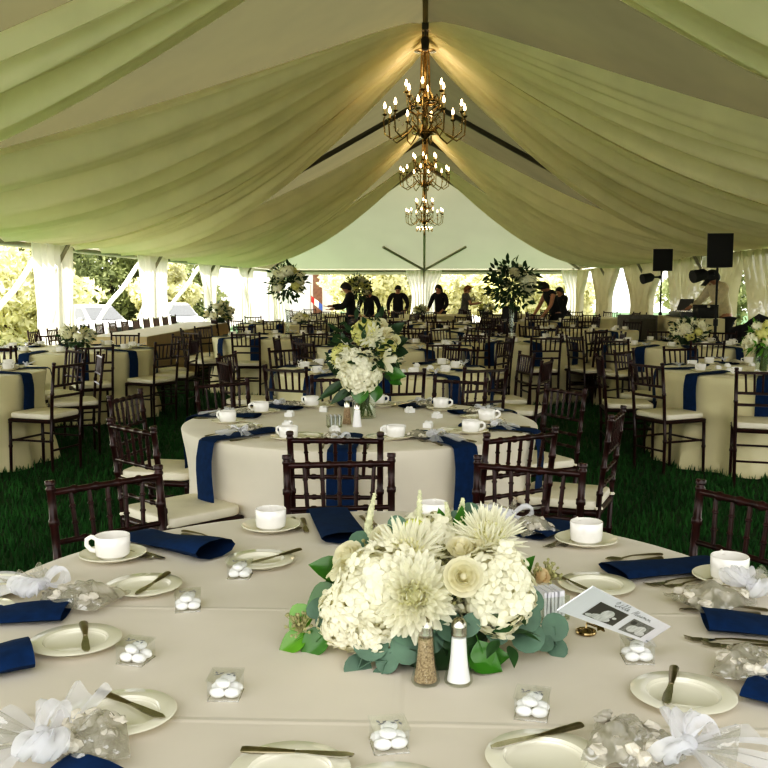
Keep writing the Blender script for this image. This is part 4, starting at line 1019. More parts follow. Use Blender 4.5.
def front_flowers():
    base = P(436, 655); base.z = TZ+.001; Yc = base.y+.05
    t = thing('flower_centrepiece', 'large low arrangement of white hydrangea, chrysanthemum and eucalyptus on the front table', 'flowers', base)
    toc = Vector((0, -1, .45))                  # the way the blooms face: outwards from the middle
    def put(name, mb, m): return obj(name, mb.off(base), m, t)
    obj('bowl', MB().lathe([(.001, .0), (.075, .0), (.095, .02), (.10, .05), (.092, .062), (.06, .064), (.001, .06)], 24), M['leaf_dark'], t)
    def at3(px, py, dy): return PD(px, py, Yc+dy)
    s = 1/F*1.95                                # metres per pixel about there
    H = [((383, 590), -.09, 43, (1.05, .9, .95)), ((350, 616), -.06, 28, (1, .9, 1.1)), ((493, 590), -.09, 35, (1, .9, 1.15)), ((432, 540), .07, 30, (1.3, 1, .8)), ((478, 560), .0, 30, (1, 1, .9)), ((372, 628), -.09, 24, (1, 1, .9))]
    for k, (q, dy, r, sq) in enumerate(H): put('hydrangea_bloom', hydrangea(at3(*q, dy), r*s*.95, k+1, sq, n=int(60+r*4.2), pet=min(.30, 9.5/r)), M['hydrangea'])
    for k, (q, dy, r, fc, sp) in enumerate((((414, 596), -.15, 37, (.0, -1, .35), False), ((407, 557), -.05, 38, (-.2, -.8, .7), True), ((489, 538), -.02, 34, (.15, -.6, .9), True))):
        c = at3(*q, dy); b = put('chrysanthemum_bloom', mum(c, r*s, fc, k+5, sp, 260 if not sp else 190, 'rim'), M['mum'])
        obj('bloom_heart', mum(c, r*s, fc, k+5, sp, 260 if not sp else 190, 'heart').off(base), M['mum_heart'], b)
    for k, (q, dy, r, fc) in enumerate((((463, 577), -.18, 16, (.05, -1, .4)), ((349, 557), -.03, 15, (-.5, -.6, .7)), ((385, 538), .03, 14, (-.2, -.6, .8)), ((460, 549), -.06, 12, (.1, -.5, .8)), ((478, 552), -.05, 12, (.2, -.6, .8)), ((541, 576), -.0, 9, (.5, -.4, .8)))):
        put('rose_bloom', rose(at3(*q, dy), r*s*1.05, fc, k), M['rose' if k < 5 else 'peach'])
    put('yellow_bud', MB().ball(at3(414, 528, .04), (11*s, 11*s, 9*s), 8, 12), M['yellow_bloom'])
    # veronica spikes
    for pts in ([(378, 548), (368, 528), (371, 510), (375, 493)], [(421, 540), (419, 515), (420, 490)], [(452, 545), (449, 520), (446, 502)], [(460, 530), (461, 512), (463, 498)]):
        pp = [at3(x, y, .06) for x, y in pts]; mb = MB().tube(pp, [.010, .008, .006, .002][-len(pp):], 8)
        for i in range(60):
            u = i/60*(len(pp)-1); k = int(u); c = pp[k].lerp(pp[min(k+1, len(pp)-1)], u-k); a = i*2.4; rr = .009*(1-.75*i/60); mb.ball(c+Vector((math.cos(a)*rr, math.sin(a)*rr, 0)), .0038*(1-.5*i/60), 4, 6)
        put('veronica_spike', mb, M['spike'])
    # seeded filler
    rng = random.Random(4)
    for (cx, cy, dy) in ((372, 552, .0), (440, 556, -.03), (445, 600, -.12), (530, 575, .0), (548, 570, .02), (400, 532, .05), (428, 526, .06), (300, 622, -.05)):
        c = at3(cx, cy, dy); mb = MB()
        for i in range(46):
            d = Vector((rng.gauss(0, 1), rng.gauss(0, 1), rng.gauss(0, 1))).normalized()*rng.uniform(.004, .030); q = c+d
            mb.tube([c-Vector((0, 0, .02)), q], .0009, 4, cap=False); mb.ball(q, rng.uniform(.0025, .004), 4, 6)
        put('seeded_filler', mb, M['seed'])
    # bright green leaves: (tip/base pixels, width px)
    G = [((348, 574), (313, 564), 20, .0), ((343, 590), (308, 606), 24, -.02), ((312, 606), (290, 627), 20, -.02), ((308, 633), (280, 650), 17, -.03), ((330, 628), (302, 655), 20, -.04), ((340, 600), (330, 572), 14, 0),
         ((470, 660), (506, 655), 20, -.10), ((465, 650), (500, 668), 22, -.12), ((478, 640), (488, 668), 18, -.12), ((450, 640), (470, 668), 18, -.12), ((440, 640), (436, 668), 15, -.08), ((462, 540), (462, 510), 14, .06), ((448, 540), (440, 512), 12, .08), ((490, 556), (514, 566), 12, -.04), ((516, 578), (532, 558), 10, -.02), ((452, 620), (446, 592), 8, -.10)]
    for k, (b, tp, w, dy) in enumerate(G):
        B_ = at3(*b, dy); T_ = at3(*tp, dy-.015); d = T_-B_; mb = MB(); leaf(mb, B_, d, (.1*math.sin(k*2), -.75, .65), d.length*1.1, w*s*1.3, .12, .22, .85); mb.tube([B_-d*.5, B_, B_+d*.5], .0013, 5)
        put('green_leaf', mb, M['leaf_light' if k in (2, 3) else 'leaf'])
    # eucalyptus: round grey-green leaves on stems
    E = [[(371, 643, 16), (358, 669, 13), (387, 661, 11), (381, 678, 9)], [(409, 628, 16), (407, 646, 16), (430, 640, 12), (425, 622, 12)], [(521, 596, 15), (526, 616, 15), (528, 637, 15), (505, 612, 14), (498, 630, 13)], [(555, 627, 13), (556, 647, 9), (540, 640, 10), (535, 600, 8)],
         [(395, 545, 12), (362, 543, 13), (398, 528, 10)], [(450, 626, 14), (440, 612, 11), (470, 625, 9)], [(468, 512, 11), (475, 525, 12), (455, 520, 9)], [(318, 608, 9), (325, 618, 8)]]
    dys = [-.12, -.13, -.07, -.03, .05, -.13, .08, -.05]
    for k, sp in enumerate(E):
        mb = MB(); prev = at3(440, 612, -.02)
        for i, (x, y, r) in enumerate(sp):
            c = at3(x, y, dys[k]-.008*i); mb.tube([prev, (prev+c)/2+Vector((0, 0, .008)), c], .0016, 5, cap=False); prev = c
            disc_leaf(mb, c, (.35*math.sin(k*3+i*2), -.8, .55+.2*math.cos(i*2+k)), r*s*1.02, 1.0 if r > 10 else 1.35, (math.sin(i+k), 0, .7))
        put('eucalyptus_sprig', mb, M['eucalyptus'])
    # dark greenery filling the middle
    mb = MB(); rng = random.Random(9)
    for i in range(110):
        c = base+Vector((rng.uniform(-.13, .15), rng.uniform(-.08, .12), rng.uniform(.03, .13))); d = Vector((rng.gauss(0, 1), rng.gauss(0, 1), rng.uniform(-.3, .9))); leaf(mb, c, d, (rng.gauss(0, .5), rng.gauss(0, .5), 1), rng.uniform(.04, .065), .022)
    put('foliage', mb, M['leaf_dark'])
front_flowers()

def bouquet(t, cz, R, nb, seed, leafy=1.0, squash=.8, yellow=.2, leafmat='leaf_dark', reach=1.15, nleaf=150):
    rng = random.Random(seed)
    ds = [d for d in fib(nb*2) if d.z > -.45]; rng.shuffle(ds)
    for k, d in enumerate(ds[:nb]):
        c = Vector((d.x*R*.72, d.y*R*.72, cz+d.z*R*.72*squash)); kind = rng.random(); r = R*rng.uniform(.22, .34)
        if kind < .5: obj('hydrangea_bloom', hydrangea(c, r, seed+k, n=40, pet=.34), M['hydrangea'], t)
        elif kind < .5+yellow: obj('yellow_bloom', hydrangea(c, r*.9, seed+k, n=40, pet=.34), M['hydrangea_yellow'], t)
        else: obj('rose_bloom', rose(c, r*.75, d+Vector((0, -.2, .3)), seed+k), M['rose'], t)
    mb = MB()
    for i in range(int(nleaf*leafy)):
        d = Vector((rng.gauss(0, 1), rng.gauss(0, 1), rng.gauss(0, .9))).normalized(); c = Vector((0, 0, cz))+Vector((d.x, d.y, d.z*squash))*R*rng.uniform(.45, reach*.82)
        leaf(mb, c, d+Vector((rng.gauss(0, .5), rng.gauss(0, .5), rng.gauss(0, .5))), (rng.gauss(0, 1), rng.gauss(0, 1), 1), R*rng.uniform(.2, .38), R*rng.uniform(.10, .16), .2, .2, .9, 5)
    for i in range(16):
        d = Vector((rng.gauss(0, 1), rng.gauss(0, 1), rng.gauss(0, .6))).normalized(); mb.tube([(0, 0, cz), Vector((0, 0, cz))+d*R*reach*.9], .004*R/.25, 4)
    obj('foliage', mb, M[leafmat], t)
# second table: glass cylinder of cream blooms
x, y = TABLES['second'][:2]; q = P(364, 418)
t = thing('vase_arrangement', 'glass vase of cream hydrangea, chrysanthemum and dark leaves on the second table', 'flowers', (q.x, q.y, TZ+.001))
obj('vase', MB().lathe([(.001, .002), (.062, .002), (.064, .006), (.064, .15), (.061, .15), (.060, .012), (.001, .012)], 28), M['glass'], t)
mb = MB(); rng = random.Random(2)
for k in range(22): a = rng.uniform(0, 6.3); mb.tube([(.045*math.cos(a), .045*math.sin(a), .016), (.03*math.cos(a+2), .03*math.sin(a+2), .15), (.07*math.cos(a+2), .07*math.sin(a+2), .24)], .004, 5)
obj('stems', mb, M['stem'], t)
Yv2 = q.y
def vat(px, py, dy): return PD(px, py, Yv2+dy)-Vector((q.x, q.y, TZ+.001))
sv = Yv2/F
for k, (xy, dy, r, sq) in enumerate((((360, 373), -.10, 21, (1.05, .9, 1.0)), ((343, 357), -.05, 13, (1, 1, 1)), ((366, 333), .0, 15, (1, 1, .95)), ((386, 347), .0, 11, (1, 1, 1)), ((350, 360), -.09, 14, (1.1, 1, 1)))): obj('hydrangea_bloom', hydrangea(vat(*xy, dy), r*sv*.9, 40+k, sq, n=90, pet=.26), M['hydrangea_yellow' if k in (1, 2, 3) else 'hydrangea'], t)
for k, (xy, dy, r, fc) in enumerate((((349, 366), -.12, 16, (-.4, -1, .3)), ((372, 336), -.05, 14, (0, -1, .4)), ((338, 358), -.03, 11, (-.7, -.7, .3)))): obj('chrysanthemum_bloom', mum(vat(*xy, dy), r*sv, fc, k, False, 70), M['mum'], t)
for k, (xy, dy, r, fc) in enumerate((((367, 357), -.12, 7, (0, -1, .5)), ((388, 333), -.05, 6, (.2, -1, .5)), ((381, 325), -.0, 7, (.1, -1, .5)), ((395, 340), -.02, 6, (.5, -1, .5)))): obj('rose_bloom', rose(vat(*xy, dy), r*sv, fc, k), M['rose'], t)
mb = MB()                                      # a pale lily trumpet on the right
for k in range(6):
    a = k*PI/3; petal_strip(mb, vat(381, 361, -.1), Vector((.6, -.6, .1))+Vector((0, .5*math.cos(a), .5*math.sin(a))), (.6, -.6, .1), .085, .017, -.5, 6)
obj('lily_bloom', mb, M['rose'], t)
for k, (b, tp, w, dy, m) in enumerate((((345, 375), (327, 362), 12, -.02, 'leaf_dark'), ((345, 380), (320, 396), 8, -.06, 'leaf_dark'), ((350, 388), (330, 404), 9, -.08, 'leaf_dark'), ((345, 385), (316, 400), 6, -.03, 'leaf_dark'), ((362, 385), (358, 405), 18, -.12, 'leaf'), ((378, 385), (375, 402), 14, -.08, 'leaf'),
                                         ((385, 372), (406, 376), 14, -.06, 'leaf'), ((388, 378), (402, 384), 10, -.06, 'leaf'), ((380, 366), (400, 367), 10, .02, 'leaf_dark'), ((392, 345), (408, 338), 12, .05, 'leaf_dark'), ((390, 335), (404, 322), 12, .06, 'leaf_dark'), ((372, 330), (372, 318), 10, .05, 'leaf_dark'), ((340, 365), (325, 352), 9, .05, 'leaf_dark'), ((395, 352), (408, 352), 12, .08, 'leaf_dark'))):
    B_ = vat(*b, dy); T_ = vat(*tp, dy-.03); d = T_-B_; mb = MB(); leaf(mb, B_, d, (.2*math.sin(k), -.9, .4), d.length, w*sv, .1, .2, .85); mb.tube([B_-d*.3, B_, B_+d*.4], .0025, 5); obj('leaf', mb, M[m], t)
bouquet(t, .35, .20, 0, 5, 1.0, 1.15, nleaf=230)
def small_shaker(px, py, fill, lab):
    p = P(px, py); t = thing('salt_shaker' if fill == 'salt' else 'pepper_shaker', lab, 'shaker', (p.x, p.y, TZ+.001))
    obj('shaker_glass', MB().lathe([(.001, .001), (.023, .001), (.0205, .02), (.0145, .085)], 14), M[fill], t); obj('cap', MB().lathe([(.0145, .085), (.014, .105), (.007, .118), (.001, .12)], 12), M['steel'], t)
small_shaker(357, 427, 'salt', 'white salt shaker before the glass vase on the second table'); small_shaker(347, 424, 'pepper', 'grey pepper shaker before the glass vase on the second table')
p = P(334, 427); t = thing('sugar_caddy', 'square glass caddy left of the shakers on the second table', 'caddy', (p.x, p.y, TZ+.001), .2)
mb = MB()
for s in (-1, 1): mb.box((s*.035, 0, .03), (.003, .07, .055)).box((0, s*.035, .03), (.07, .003, .055))
obj('caddy_wall', mb.box((0, 0, .003), (.068, .068, .005)), M['glass'], t, False)
for k in range(6): obj('packet', MB().box((-.025+.01*k, 0, .034), (.006, .055, .05)), M['card' if k % 2 else 'sweet'], t, False)

# low bouquets
def low(key, R, seed, lab, dx=0, dy=0, yellow=.25, z=TZ+.012, xy=None):
    x, y = xy or TABLES[key][:2]; t = thing('low_bouquet', lab, 'flowers', (x+dx, y+dy, z))
    obj('bowl', MB().lathe([(.001, 0), (R*.35, 0), (R*.45, R*.25), (R*.42, R*.28), (.001, R*.25)], 16), M['leaf_dark'], t); bouquet(t, R*.55, R, 12, seed, 1, .75, yellow); return t
low('truck', .21, 31, 'low cream and green bouquet on the left table before the white truck', .03, .1); low('booth', .25, 32, 'low yellow-green bouquet on the table before the music booth', .12, -.05, .5)
low('', .32, 33, 'grey-green bouquet at the far end of the long head table', xy=(-4.05, 18.55), yellow=.1); low('cream', .17, 34, 'small cream posy on the far left table', .3, 0)
low('third', .13, 36, 'small pale posy on the third table up the middle row', .05, .1); low('pole', .2, 37, 'dark posy on the farthest table in front of the centre pole curtain', -.35, 0); low('flowers', .24, 38, 'dark leafy posy on the farthest table beside the long-haired woman', -.75, 0)
low('fourth', .12, 39, 'small posy on the fourth table up the middle row', 0, 0)
x, y = TABLES['right_edge'][:2]; q = P(763, 372)
t = thing('vase_arrangement', 'glass vase of yellow-cream flowers at the right picture edge', 'flowers', (q.x, q.y, TZ+.001))
obj('vase', MB().lathe([(.001, .002), (.062, .002), (.064, .006), (.064, .15), (.061, .15), (.060, .012), (.001, .012)], 20), M['glass'], t); obj('stems', MB().tube([(0, 0, .01), (.01, 0, .2)], .03, 6), M['stem'], t)
bouquet(t, .26, .19, 14, 55, .7, .9, .5, 'leaf_light')
# tall bouquets on clear trumpet stands
def tall(key, px, py, R, seed, lab, base_z=TZ, nl=1.2):
    x, y = TABLES[key][:2]; c = PD(px, py, y); t = thing('tall_bouquet', lab, 'flowers', (c.x, y, base_z+.002)); h = c.z-base_z
    obj('trumpet_stand', MB().lathe([(.001, .002), (.085, .002), (.085, .010), (.03, .02), (.028, .05), (.034, h*.4), (.05, h*.75), (.075, h-.12), (.078, h-.10), (.072, h-.10), (.045, h*.74), (.03, h*.4), (.02, .06), (.001, .05)], 20), M['glass'], t)
    bouquet(t, h, R, 7 if nl > 1.5 else 15, seed, nl, 1.0, .2, reach=1.25, nleaf=260); return t
tall('hanging', 287, 283, .27, 61, 'ball of cream roses and leaves on the leftmost tall clear stand'); tall('pair', 358, 288, .30, 62, 'tall bouquet on a clear stand between the two dark-clad people'); tall('big_tall', 512, 285, .33, 63, 'largest tall bouquet, dark leafy with one yellow bloom, right of the aisle', nl=1.7)

# ================================================================== CHANDELIERS
def chandelier(x, y, z, s, label, drop, crystals=False):
    t = thing('chandelier', label, 'chandelier', (x, y, z)); t.scale = (s,)*3; top = drop/s
    obj('ceiling_rose', MB().lathe([(.001, top), (.05, top-.01), (.06, top-.05), (.02, top-.10), (.015, top-.2), (.16, top-.235), (.165, top-.25), (.03, top-.27), (.001, top-.28)], 20), M['brass'], t)
    mb = MB()
    for k in range(10):                        # long bead strands from the rose to the body
        a = 2*PI*k/10; pts = []
        for i in range(13):
            u = i/12; r = .055+.02*u+.17*max(0, u-.72)**1.2*3; pts.append((r*math.cos(a), r*math.sin(a), top-.26-(top-.26-.26)*u))
        mb.tube(pts, .009, 5)
    obj('bead_strand', mb, M['brass'], t)
    obj('column', MB().lathe([(.001, -.33), (.02, -.32), (.035, -.29), (.015, -.26), (.06, -.22), (.12, -.18), (.10, -.14), (.03, -.10), (.025, 0), (.05, .06), (.02, .12), (.02, .3), (.05, .36), (.015, .42), (.012, top-.25)], 18), M['brass'], t)
    obj('hub_ring', MB().tube([(.22*math.cos(a*PI/12), .22*math.sin(a*PI/12), .28) for a in range(25)], .018, 6), M['brass'], t)
    obj('lower_ring', MB().tube([(.17*math.cos(a*PI/12), .17*math.sin(a*PI/12), -.16) for a in range(25)], .02, 6), M['brass'], t)
    for tier, (n, r, z0, zt, a0) in enumerate(((10, .60, -.17, .12, .15), (6, .30, .12, .44, .4))):
        for k in range(n):
            a = 2*PI*k/n+a0; ca, sa = math.cos(a), math.sin(a)
            pr = [(.08, z0), (r*.35, z0+.10), (r*.55, z0-.02), (r*.8, z0-.10), (r*1.0, z0-.02), (r*1.03, zt-.10), (r, zt-.04)] if tier == 0 else [(.06, z0), (r*.5, z0-.02), (r*.9, z0+.05), (r, zt-.04)]
            arm = obj('arm', MB().tube([(q[0]*ca, q[0]*sa, q[1]) for q in pr], .011, 6).tube([(.10*ca, .10*sa, z0+.02), (.26*ca, .26*sa, z0+.16), (.22*ca, .22*sa, z0+.26), (.15*ca, .15*sa, z0+.18)], .009, 5), M['brass'], t)
            c = (r*ca, r*sa)
            obj('drip_pan', MB().lathe([(.001, zt-.05), (.035, zt-.035), (.045, zt-.02), (.02, zt-.015), (.001, zt-.015)], 12, (c[0], c[1], 0)), M['brass'], arm)
            obj('candle', MB().lathe([(.016, zt-.02), (.016, zt+.06), (.001, zt+.061)], 10, (c[0], c[1], 0)), M['candle'], arm)
            obj('bulb', MB().lathe([(.010, zt+.06), (.021, zt+.085), (.018, zt+.11), (.006, zt+.15), (.001, zt+.16)], 10, (c[0], c[1], 0)), M['bulb'], arm)
            if k % 2 == 0 or crystals:
                mb = MB()
                for q in range(3): mb.ball((c[0]*(1-.12*q), c[1]*(1-.12*q), zt-.10-.05*q), (.012, .012, .024), 4, 6)
                obj('crystal_drop', mb, M['crystal'], arm)
    if crystals:
        rg = obj('crystal_tier', MB().tube([(.26*math.cos(a*PI/12), .26*math.sin(a*PI/12), -.38) for a in range(25)], .02, 6).lathe([(.001, -.62), (.035, -.58), (.02, -.52), (.02, -.33)], 10), M['brass'], t)
        for k in range(12):
            a = k*PI/6; obj('crystal_drop', MB().ball((.26*math.cos(a), .26*math.sin(a), -.44), (.022, .022, .04), 5, 8), M['crystal'], rg)
            obj('bulb', MB().ball((.24*math.cos(a+.2), .24*math.sin(a+.2), -.36), (.02, .02, .035), 5, 8), M['bulb'], rg)
    lp = bpy.data.lights.new('chandelier_glow', 'POINT'); lp.energy = 16; lp.color = (1, .68, .38); lp.shadow_soft_size = .3
    lo = bpy.data.objects.new('chandelier_glow', lp); COL.objects.link(lo); lo.location = (x, y, z+.75*s)
for (py, Yd, s, lab, cr) in ((122, 15.35, 1.06, 'largest brass candle chandelier, nearest along the ridge', False), (178, 23.9, 1.0, 'middle brass candle chandelier of the three on the ridge', False), (217, 31.6, 1.0, 'farthest chandelier with a lower tier of lit crystals', True)):
    c = PD(424, py, Yd); chandelier(0, Yd, c.z, s, lab, RIDGE-.12-c.z, cr)
# ================================================================== MUSIC BOOTH
BX0, BX1, BY0, BY1, BZ = 4.35, 5.11, 16.4, 18.6, .93
o = obj('tablecloth', slab_cloth(BX0, BX1, BY0, BY1, BZ, 7), M['cloth_far']); tag(o, 'cream cloth on the tall table of the music booth', 'tablecloth')
def speaker(px0, px1, py1, Y, h, lab, lab2):
    a = PD(px0, py1, Y); b = PD(px1, py1, Y); w = b.x-a.x; cx = (a.x+b.x)/2; z0 = a.z
    t = thing('loudspeaker', lab, 'loudspeaker', (cx, Y, z0), -.12)
    pl = [(-w/2, -.16), (w/2, -.16), (w*.34, .2), (-w*.34, .2)]
    obj('cabinet', MB().prism(pl, 0, h, 'z'), M['black'], t, False)
    obj('grille', MB().rbox((0, -.168, h/2), (w*.94, .02, h*.94), .008), M['grille'], t)
    obj('handle', MB().tube([(w*.42, -.02, h*.4), (w*.52, -.02, h*.42), (w*.52, -.02, h*.6), (w*.42, -.02, h*.62)], .012, 6), M['black'], t)
    s = thing('speaker_stand', lab2, 'stand', (cx, Y, 0))
    obj('pole', MB().tube([(0, 0, .12), (0, 0, .95)], .022, 10).tube([(0, 0, .9), (0, 0, z0)], .017, 10), M['black'], s)
    obj('collar', MB().tube([(0, 0, .88), (0, 0, .98)], .036, 10), M['black'], s)
    for k in range(3):
        an = k*2.094+.5; lg = obj('leg', MB().tube([(.02*math.cos(an), .02*math.sin(an), .72), (.55*math.cos(an), .55*math.sin(an), .03)], .014, 6), M['black'], s)
        obj('brace', MB().tube([(.02*math.cos(an), .02*math.sin(an), .2), (.33*math.cos(an), .33*math.sin(an), .31)], .01, 6), M['black'], lg)
        obj('rubber_foot', MB().ball((.55*math.cos(an), .55*math.sin(an), .025), .028, 5, 8), M['black'], lg)
    return cx, z0
cx1, z1 = speaker(705, 730, 267.5, 14.6, .50, 'black loudspeaker on a pole against the crinkled vinyl, right of the music booth', 'black tripod stand holding the right loudspeaker')
cx2, z2 = speaker(652, 671, 271, 18.9, .42, 'black loudspeaker on a pole left of the music booth, its top behind the drape', 'black tripod stand holding the left loudspeaker')
for cx, Y, z, lab in ((cx1-.22, 14.6, z1-.1, 'black stage light clamped beneath the right loudspeaker'), (cx2-.22, 18.9, z2-.12, 'black stage light clamped beneath the left loudspeaker')):
    t = thing('stage_light', lab, 'stage light', (cx, Y, z))
    obj('lamp_can', MB().tube([(-.16, -.06, -.04), (.02, 0, .0), (.06, .02, .01)], [.10, .085, .05], 14), M['black'], t); obj('bracket', MB().tube([(.05, 0, 0), (.215, 0, .0)], .018, 6).box((.2, 0, 0), (.05, .05, .06)), M['black'], t)
t = thing('laptop', 'dark laptop standing open on the booth table beside the left stand', 'laptop', (4.75, 18.1, BZ+.004), -PI/2+.5)
obj('keyboard_deck', MB().rbox((0, 0, .01), (.36, .25, .02), .01), M['laptop'], t); obj('screen', MB().rbox((0, .18, .17), (.36, .015, .30), .01, Matrix.Rotation(-.4, 3, 'X')), M['laptop'], t)
t = thing('mixing_desk', 'dark low mixing desk on the booth table in front of the operator', 'mixer', (4.72, 17.2, BZ+.004), 0)
obj('desk_case', MB().rbox((0, 0, .05), (.5, .9, .09), .02), M['laptop'], t); mb = MB()
for k in range(6):
    for j in range(3): mb.tube([(-.15+.14*j, -.35+.14*k, .095), (-.15+.14*j, -.35+.14*k, .115)], .014, 8)
obj('knobs', mb, M['steel'], t)
t = thing('equipment_case', 'black equipment case at the camera end of the booth table', 'case', (4.85, 16.65, BZ+.004), .1)
obj('case_shell', MB().rbox((0, 0, .10), (.36, .26, .2), .02), M['black'], t); obj('case_lid', MB().rbox((0, 0, .215), (.365, .265, .03), .02), M['black'], t); obj('latch', MB().box((0, -.135, .2), (.05, .01, .04)), M['steel'], t)
p = PD(637, 330, 17.6); t = thing('subwoofer', 'large dark crate-like subwoofer on the grass left of the booth', 'loudspeaker', (p.x, 17.6, 0), .1)
obj('cabinet', MB().rbox((0, 0, .48), (.58, .55, .96), .02), M['grey_top'], t); obj('grille', MB().rbox((0, -.28, .5), (.5, .03, .8), .02), M['steel_frame'], t)
# dark coat heaped over a chair back
q = PD(752, 345, 13.2)
CH[2].put((q.x, 13.2, 0), .4, 'mahogany chair under the heaped dark coat, by the right wall', 'chair with coat')
def coat(u, v):
    a = 2*PI*v; r = .20+.10*u+.04*math.sin(5*a+3*u)+.03*math.sin(3*a); zz = 1.06-.62*u+.05*math.sin(2*a)*(1-u)
    k = min(1, u*5); return (q.x+r*1.35*math.cos(a)*k, 12.97+r*.62*math.sin(a)*k, zz+.05*math.sin(3*a+1)*k)
tag(obj('coat', MB().grid(coat, 14, 30), M['black_cloth']), 'dark coat heaped over a chair back below the clear vinyl', 'coat')
# pale menu board / sign on the far table beneath the large bouquet
t = thing('menu_board', 'small dark framed board standing on the table behind the largest bouquet stand', 'sign', (1.75, 19.55, TZ+.002), 0)
obj('board', MB().box((0, 0, .16), (.30, .02, .30), Matrix.Rotation(-.15, 3, 'X')), M['black'], t, False); obj('board_frame', MB().tube([(-.155, 0.02, .01), (.155, .02, .01), (.155, -.03, .31), (-.155, -.03, .31), (-.155, .02, .01)], .01, 6), M['wood'], t)
o = obj('paper_sheet', MB().grid(lambda u, v: (1.45+.5*u, 19.2+.35*v, TZ+.02+.02*math.sin(3*u)+.05*(1-u)*(1-v)), 6, 4), M['card']); tag(o, 'white paper lying on the far right table behind the largest bouquet', 'paper')

# ================================================================== PEOPLE
def skinned(name, joints, edges, m, parent, sub=2, extra=None, mats=None):
    me = bpy.data.meshes.new(name); me.from_pydata([j[0] for j in joints], edges, []); o = bpy.data.objects.new(name, me); COL.objects.link(o)
    md = o.modifiers.new('skin', 'SKIN'); md.use_smooth_shade = True
    for i, j in enumerate(joints):
        r = j[1]; sv_ = me.skin_vertices[0].data[i]; sv_.radius = r if hasattr(r, '__len__') else (r, r); sv_.use_root = (i == 0)
    ss = o.modifiers.new('sub', 'SUBSURF'); ss.levels = sub; ss.render_levels = sub
    dg = bpy.context.evaluated_depsgraph_get(); dg.update(); ev = o.evaluated_get(dg); m2 = bpy.data.meshes.new_from_object(ev)
    bpy.data.objects.remove(o); bpy.data.meshes.remove(me)
    mb = MB(); mb.v = [tuple(v.co) for v in m2.vertices]; mb.f = [tuple(p.vertices) for p in m2.polygons]; mb.mi = [0]*len(mb.f); bpy.data.meshes.remove(m2)
    if extra: extra(mb)
    return obj(name, mb, mats or m, parent)
def person(label, loc, rz, H, lean, armL, armR, top, bottom, hair, long_hair=True, sleeve='short', turn=0, bow=.25, cap=False, skirt=False, wide=1.0):
    """faces local +y; armL/armR = (elbow, wrist) offsets from the shoulder in body heights"""
    t = thing('person', label, 'person', loc, rz); S = H
    Rl = Matrix.Rotation(-lean, 3, 'X'); piv = Vector((0, 0, .53))
    def up(p): return (piv + Rl @ (Vector(p)-piv))
    hip = up((0, 0, .53)); neck = up((0, .0, .835)); Rh = Rl @ Matrix.Rotation(turn, 3, 'Z') @ Matrix.Rotation(-bow, 3, 'X')
    def hd(p): return neck + Rh @ Vector(p)
    J = []; E = []
    def j(p, r, par=None):
        J.append((Vector(p)*S, (r[0]*S, r[1]*S) if hasattr(r, '__len__') else r*S)); k = len(J)-1
        if par is not None: E.append((par, k))
        return k
    w = wide
    pel = j((0, 0, .53), (.085*w, .065*w)); wa = j(up((0, 0, .61)), (.072*w, .055*w), pel); ch = j(up((0, .005, .73)), (.085*w, .06*w), wa); nb = j(up((0, -.005, .80)), (.055, .045), ch)
    ne = j(hd((0, .0, .01)), .033, nb); he = j(hd((0, .012, .075)), (.046, .055), ne); ht = j(hd((0, .008, .135)), (.038, .045), he)
    shs = []
    for s, arm in ((-1, armL), (1, armR)):
        sh0 = up((s*.112*w, -.005, .795)); sh = j(sh0, .036*w, nb); el = j(sh0+Vector(arm[0]), .026, sh); wr = j(sh0+Vector(arm[1]), .018, el); shs.append((sh0, sh0+Vector(arm[0]), sh0+Vector(arm[1])))
        fd = (Vector(arm[1])-Vector(arm[0])).normalized(); sd = fd.orthogonal().normalized() if abs(fd.x) > .8 else Vector((1, 0, 0)); sd = (sd-fd*sd.dot(fd)).normalized(); wp = sh0+Vector(arm[1]); nn = fd.cross(sd)
        pa = j(wp+fd*.035, (.020, .012), wr)
        for q, (off, ln) in enumerate(((-.016, .040), (-.0055, .046), (.0055, .043), (.016, .034))):
            a1 = j(wp+fd*.055+sd*off, .0062, pa); a2 = j(wp+fd*(.055+ln*.55)+sd*off*1.1-nn*.004, .0055, a1); j(wp+fd*(.055+ln)+sd*off*1.1-nn*.014, .0045, a2)
        th = j(wp+fd*.022-sd*s*.024, .0065, pa); j(wp+fd*.045-sd*s*.034, .0052, th)
    for s in (-1, 1):
        hp = j((s*.055, 0, .49), (.058*w, .055*w), pel); kn = j((s*.060, .008, .28), .038, hp); ca = j((s*.060, -.010, .20), .034, kn); an = j((s*.060, -.012, .045), .022, ca); j((s*.066, .065, .018), .020, an)
    def face(mb):
        def hb(c, r, mi): mb.cur = mi; mb.ball(hd(c)*S, [x*S for x in r], 6, 8, Rh)
        hb((0, .072, .060), (.009, .014, .012), 0)
        for s in (-1, 1): hb((s*.052, .0, .065), (.007, .012, .017), 0); hb((s*.019, .060, .078), (.008, .006, .005), 1)
        hb((0, .064, .036), (.016, .006, .005), 2); mb.cur = 0
    body = skinned('body', J, E, M['skin'], t, 2, face, [M['skin'], M['eye'], M['lip']])
    g = .011
    CJ = [((0, 0, .475), (.118*w, .098*w)), (up((0, 0, .61)), (.085*w, .068*w)), (up((0, .004, .73)), (.10*w, .074*w)), (up((0, -.005, .808)), (.062, .050))]; CE = [(0, 1), (1, 2), (2, 3)]
    for (a, b, c) in shs:
        CJ.append((a, .048*w)); k = len(CJ)-1; CE.append((3, k))
        if sleeve == 'none': CJ.append((a.lerp(b, .12), .042)); CE.append((k, k+1))
        elif sleeve == 'short': CJ.append((a.lerp(b, .62), .040)); CE.append((k, k+1))
        else: CJ.append((b, .037)); CE.append((k, k+1)); CJ.append((b.lerp(c, .92), .028)); CE.append((k+1, k+2))
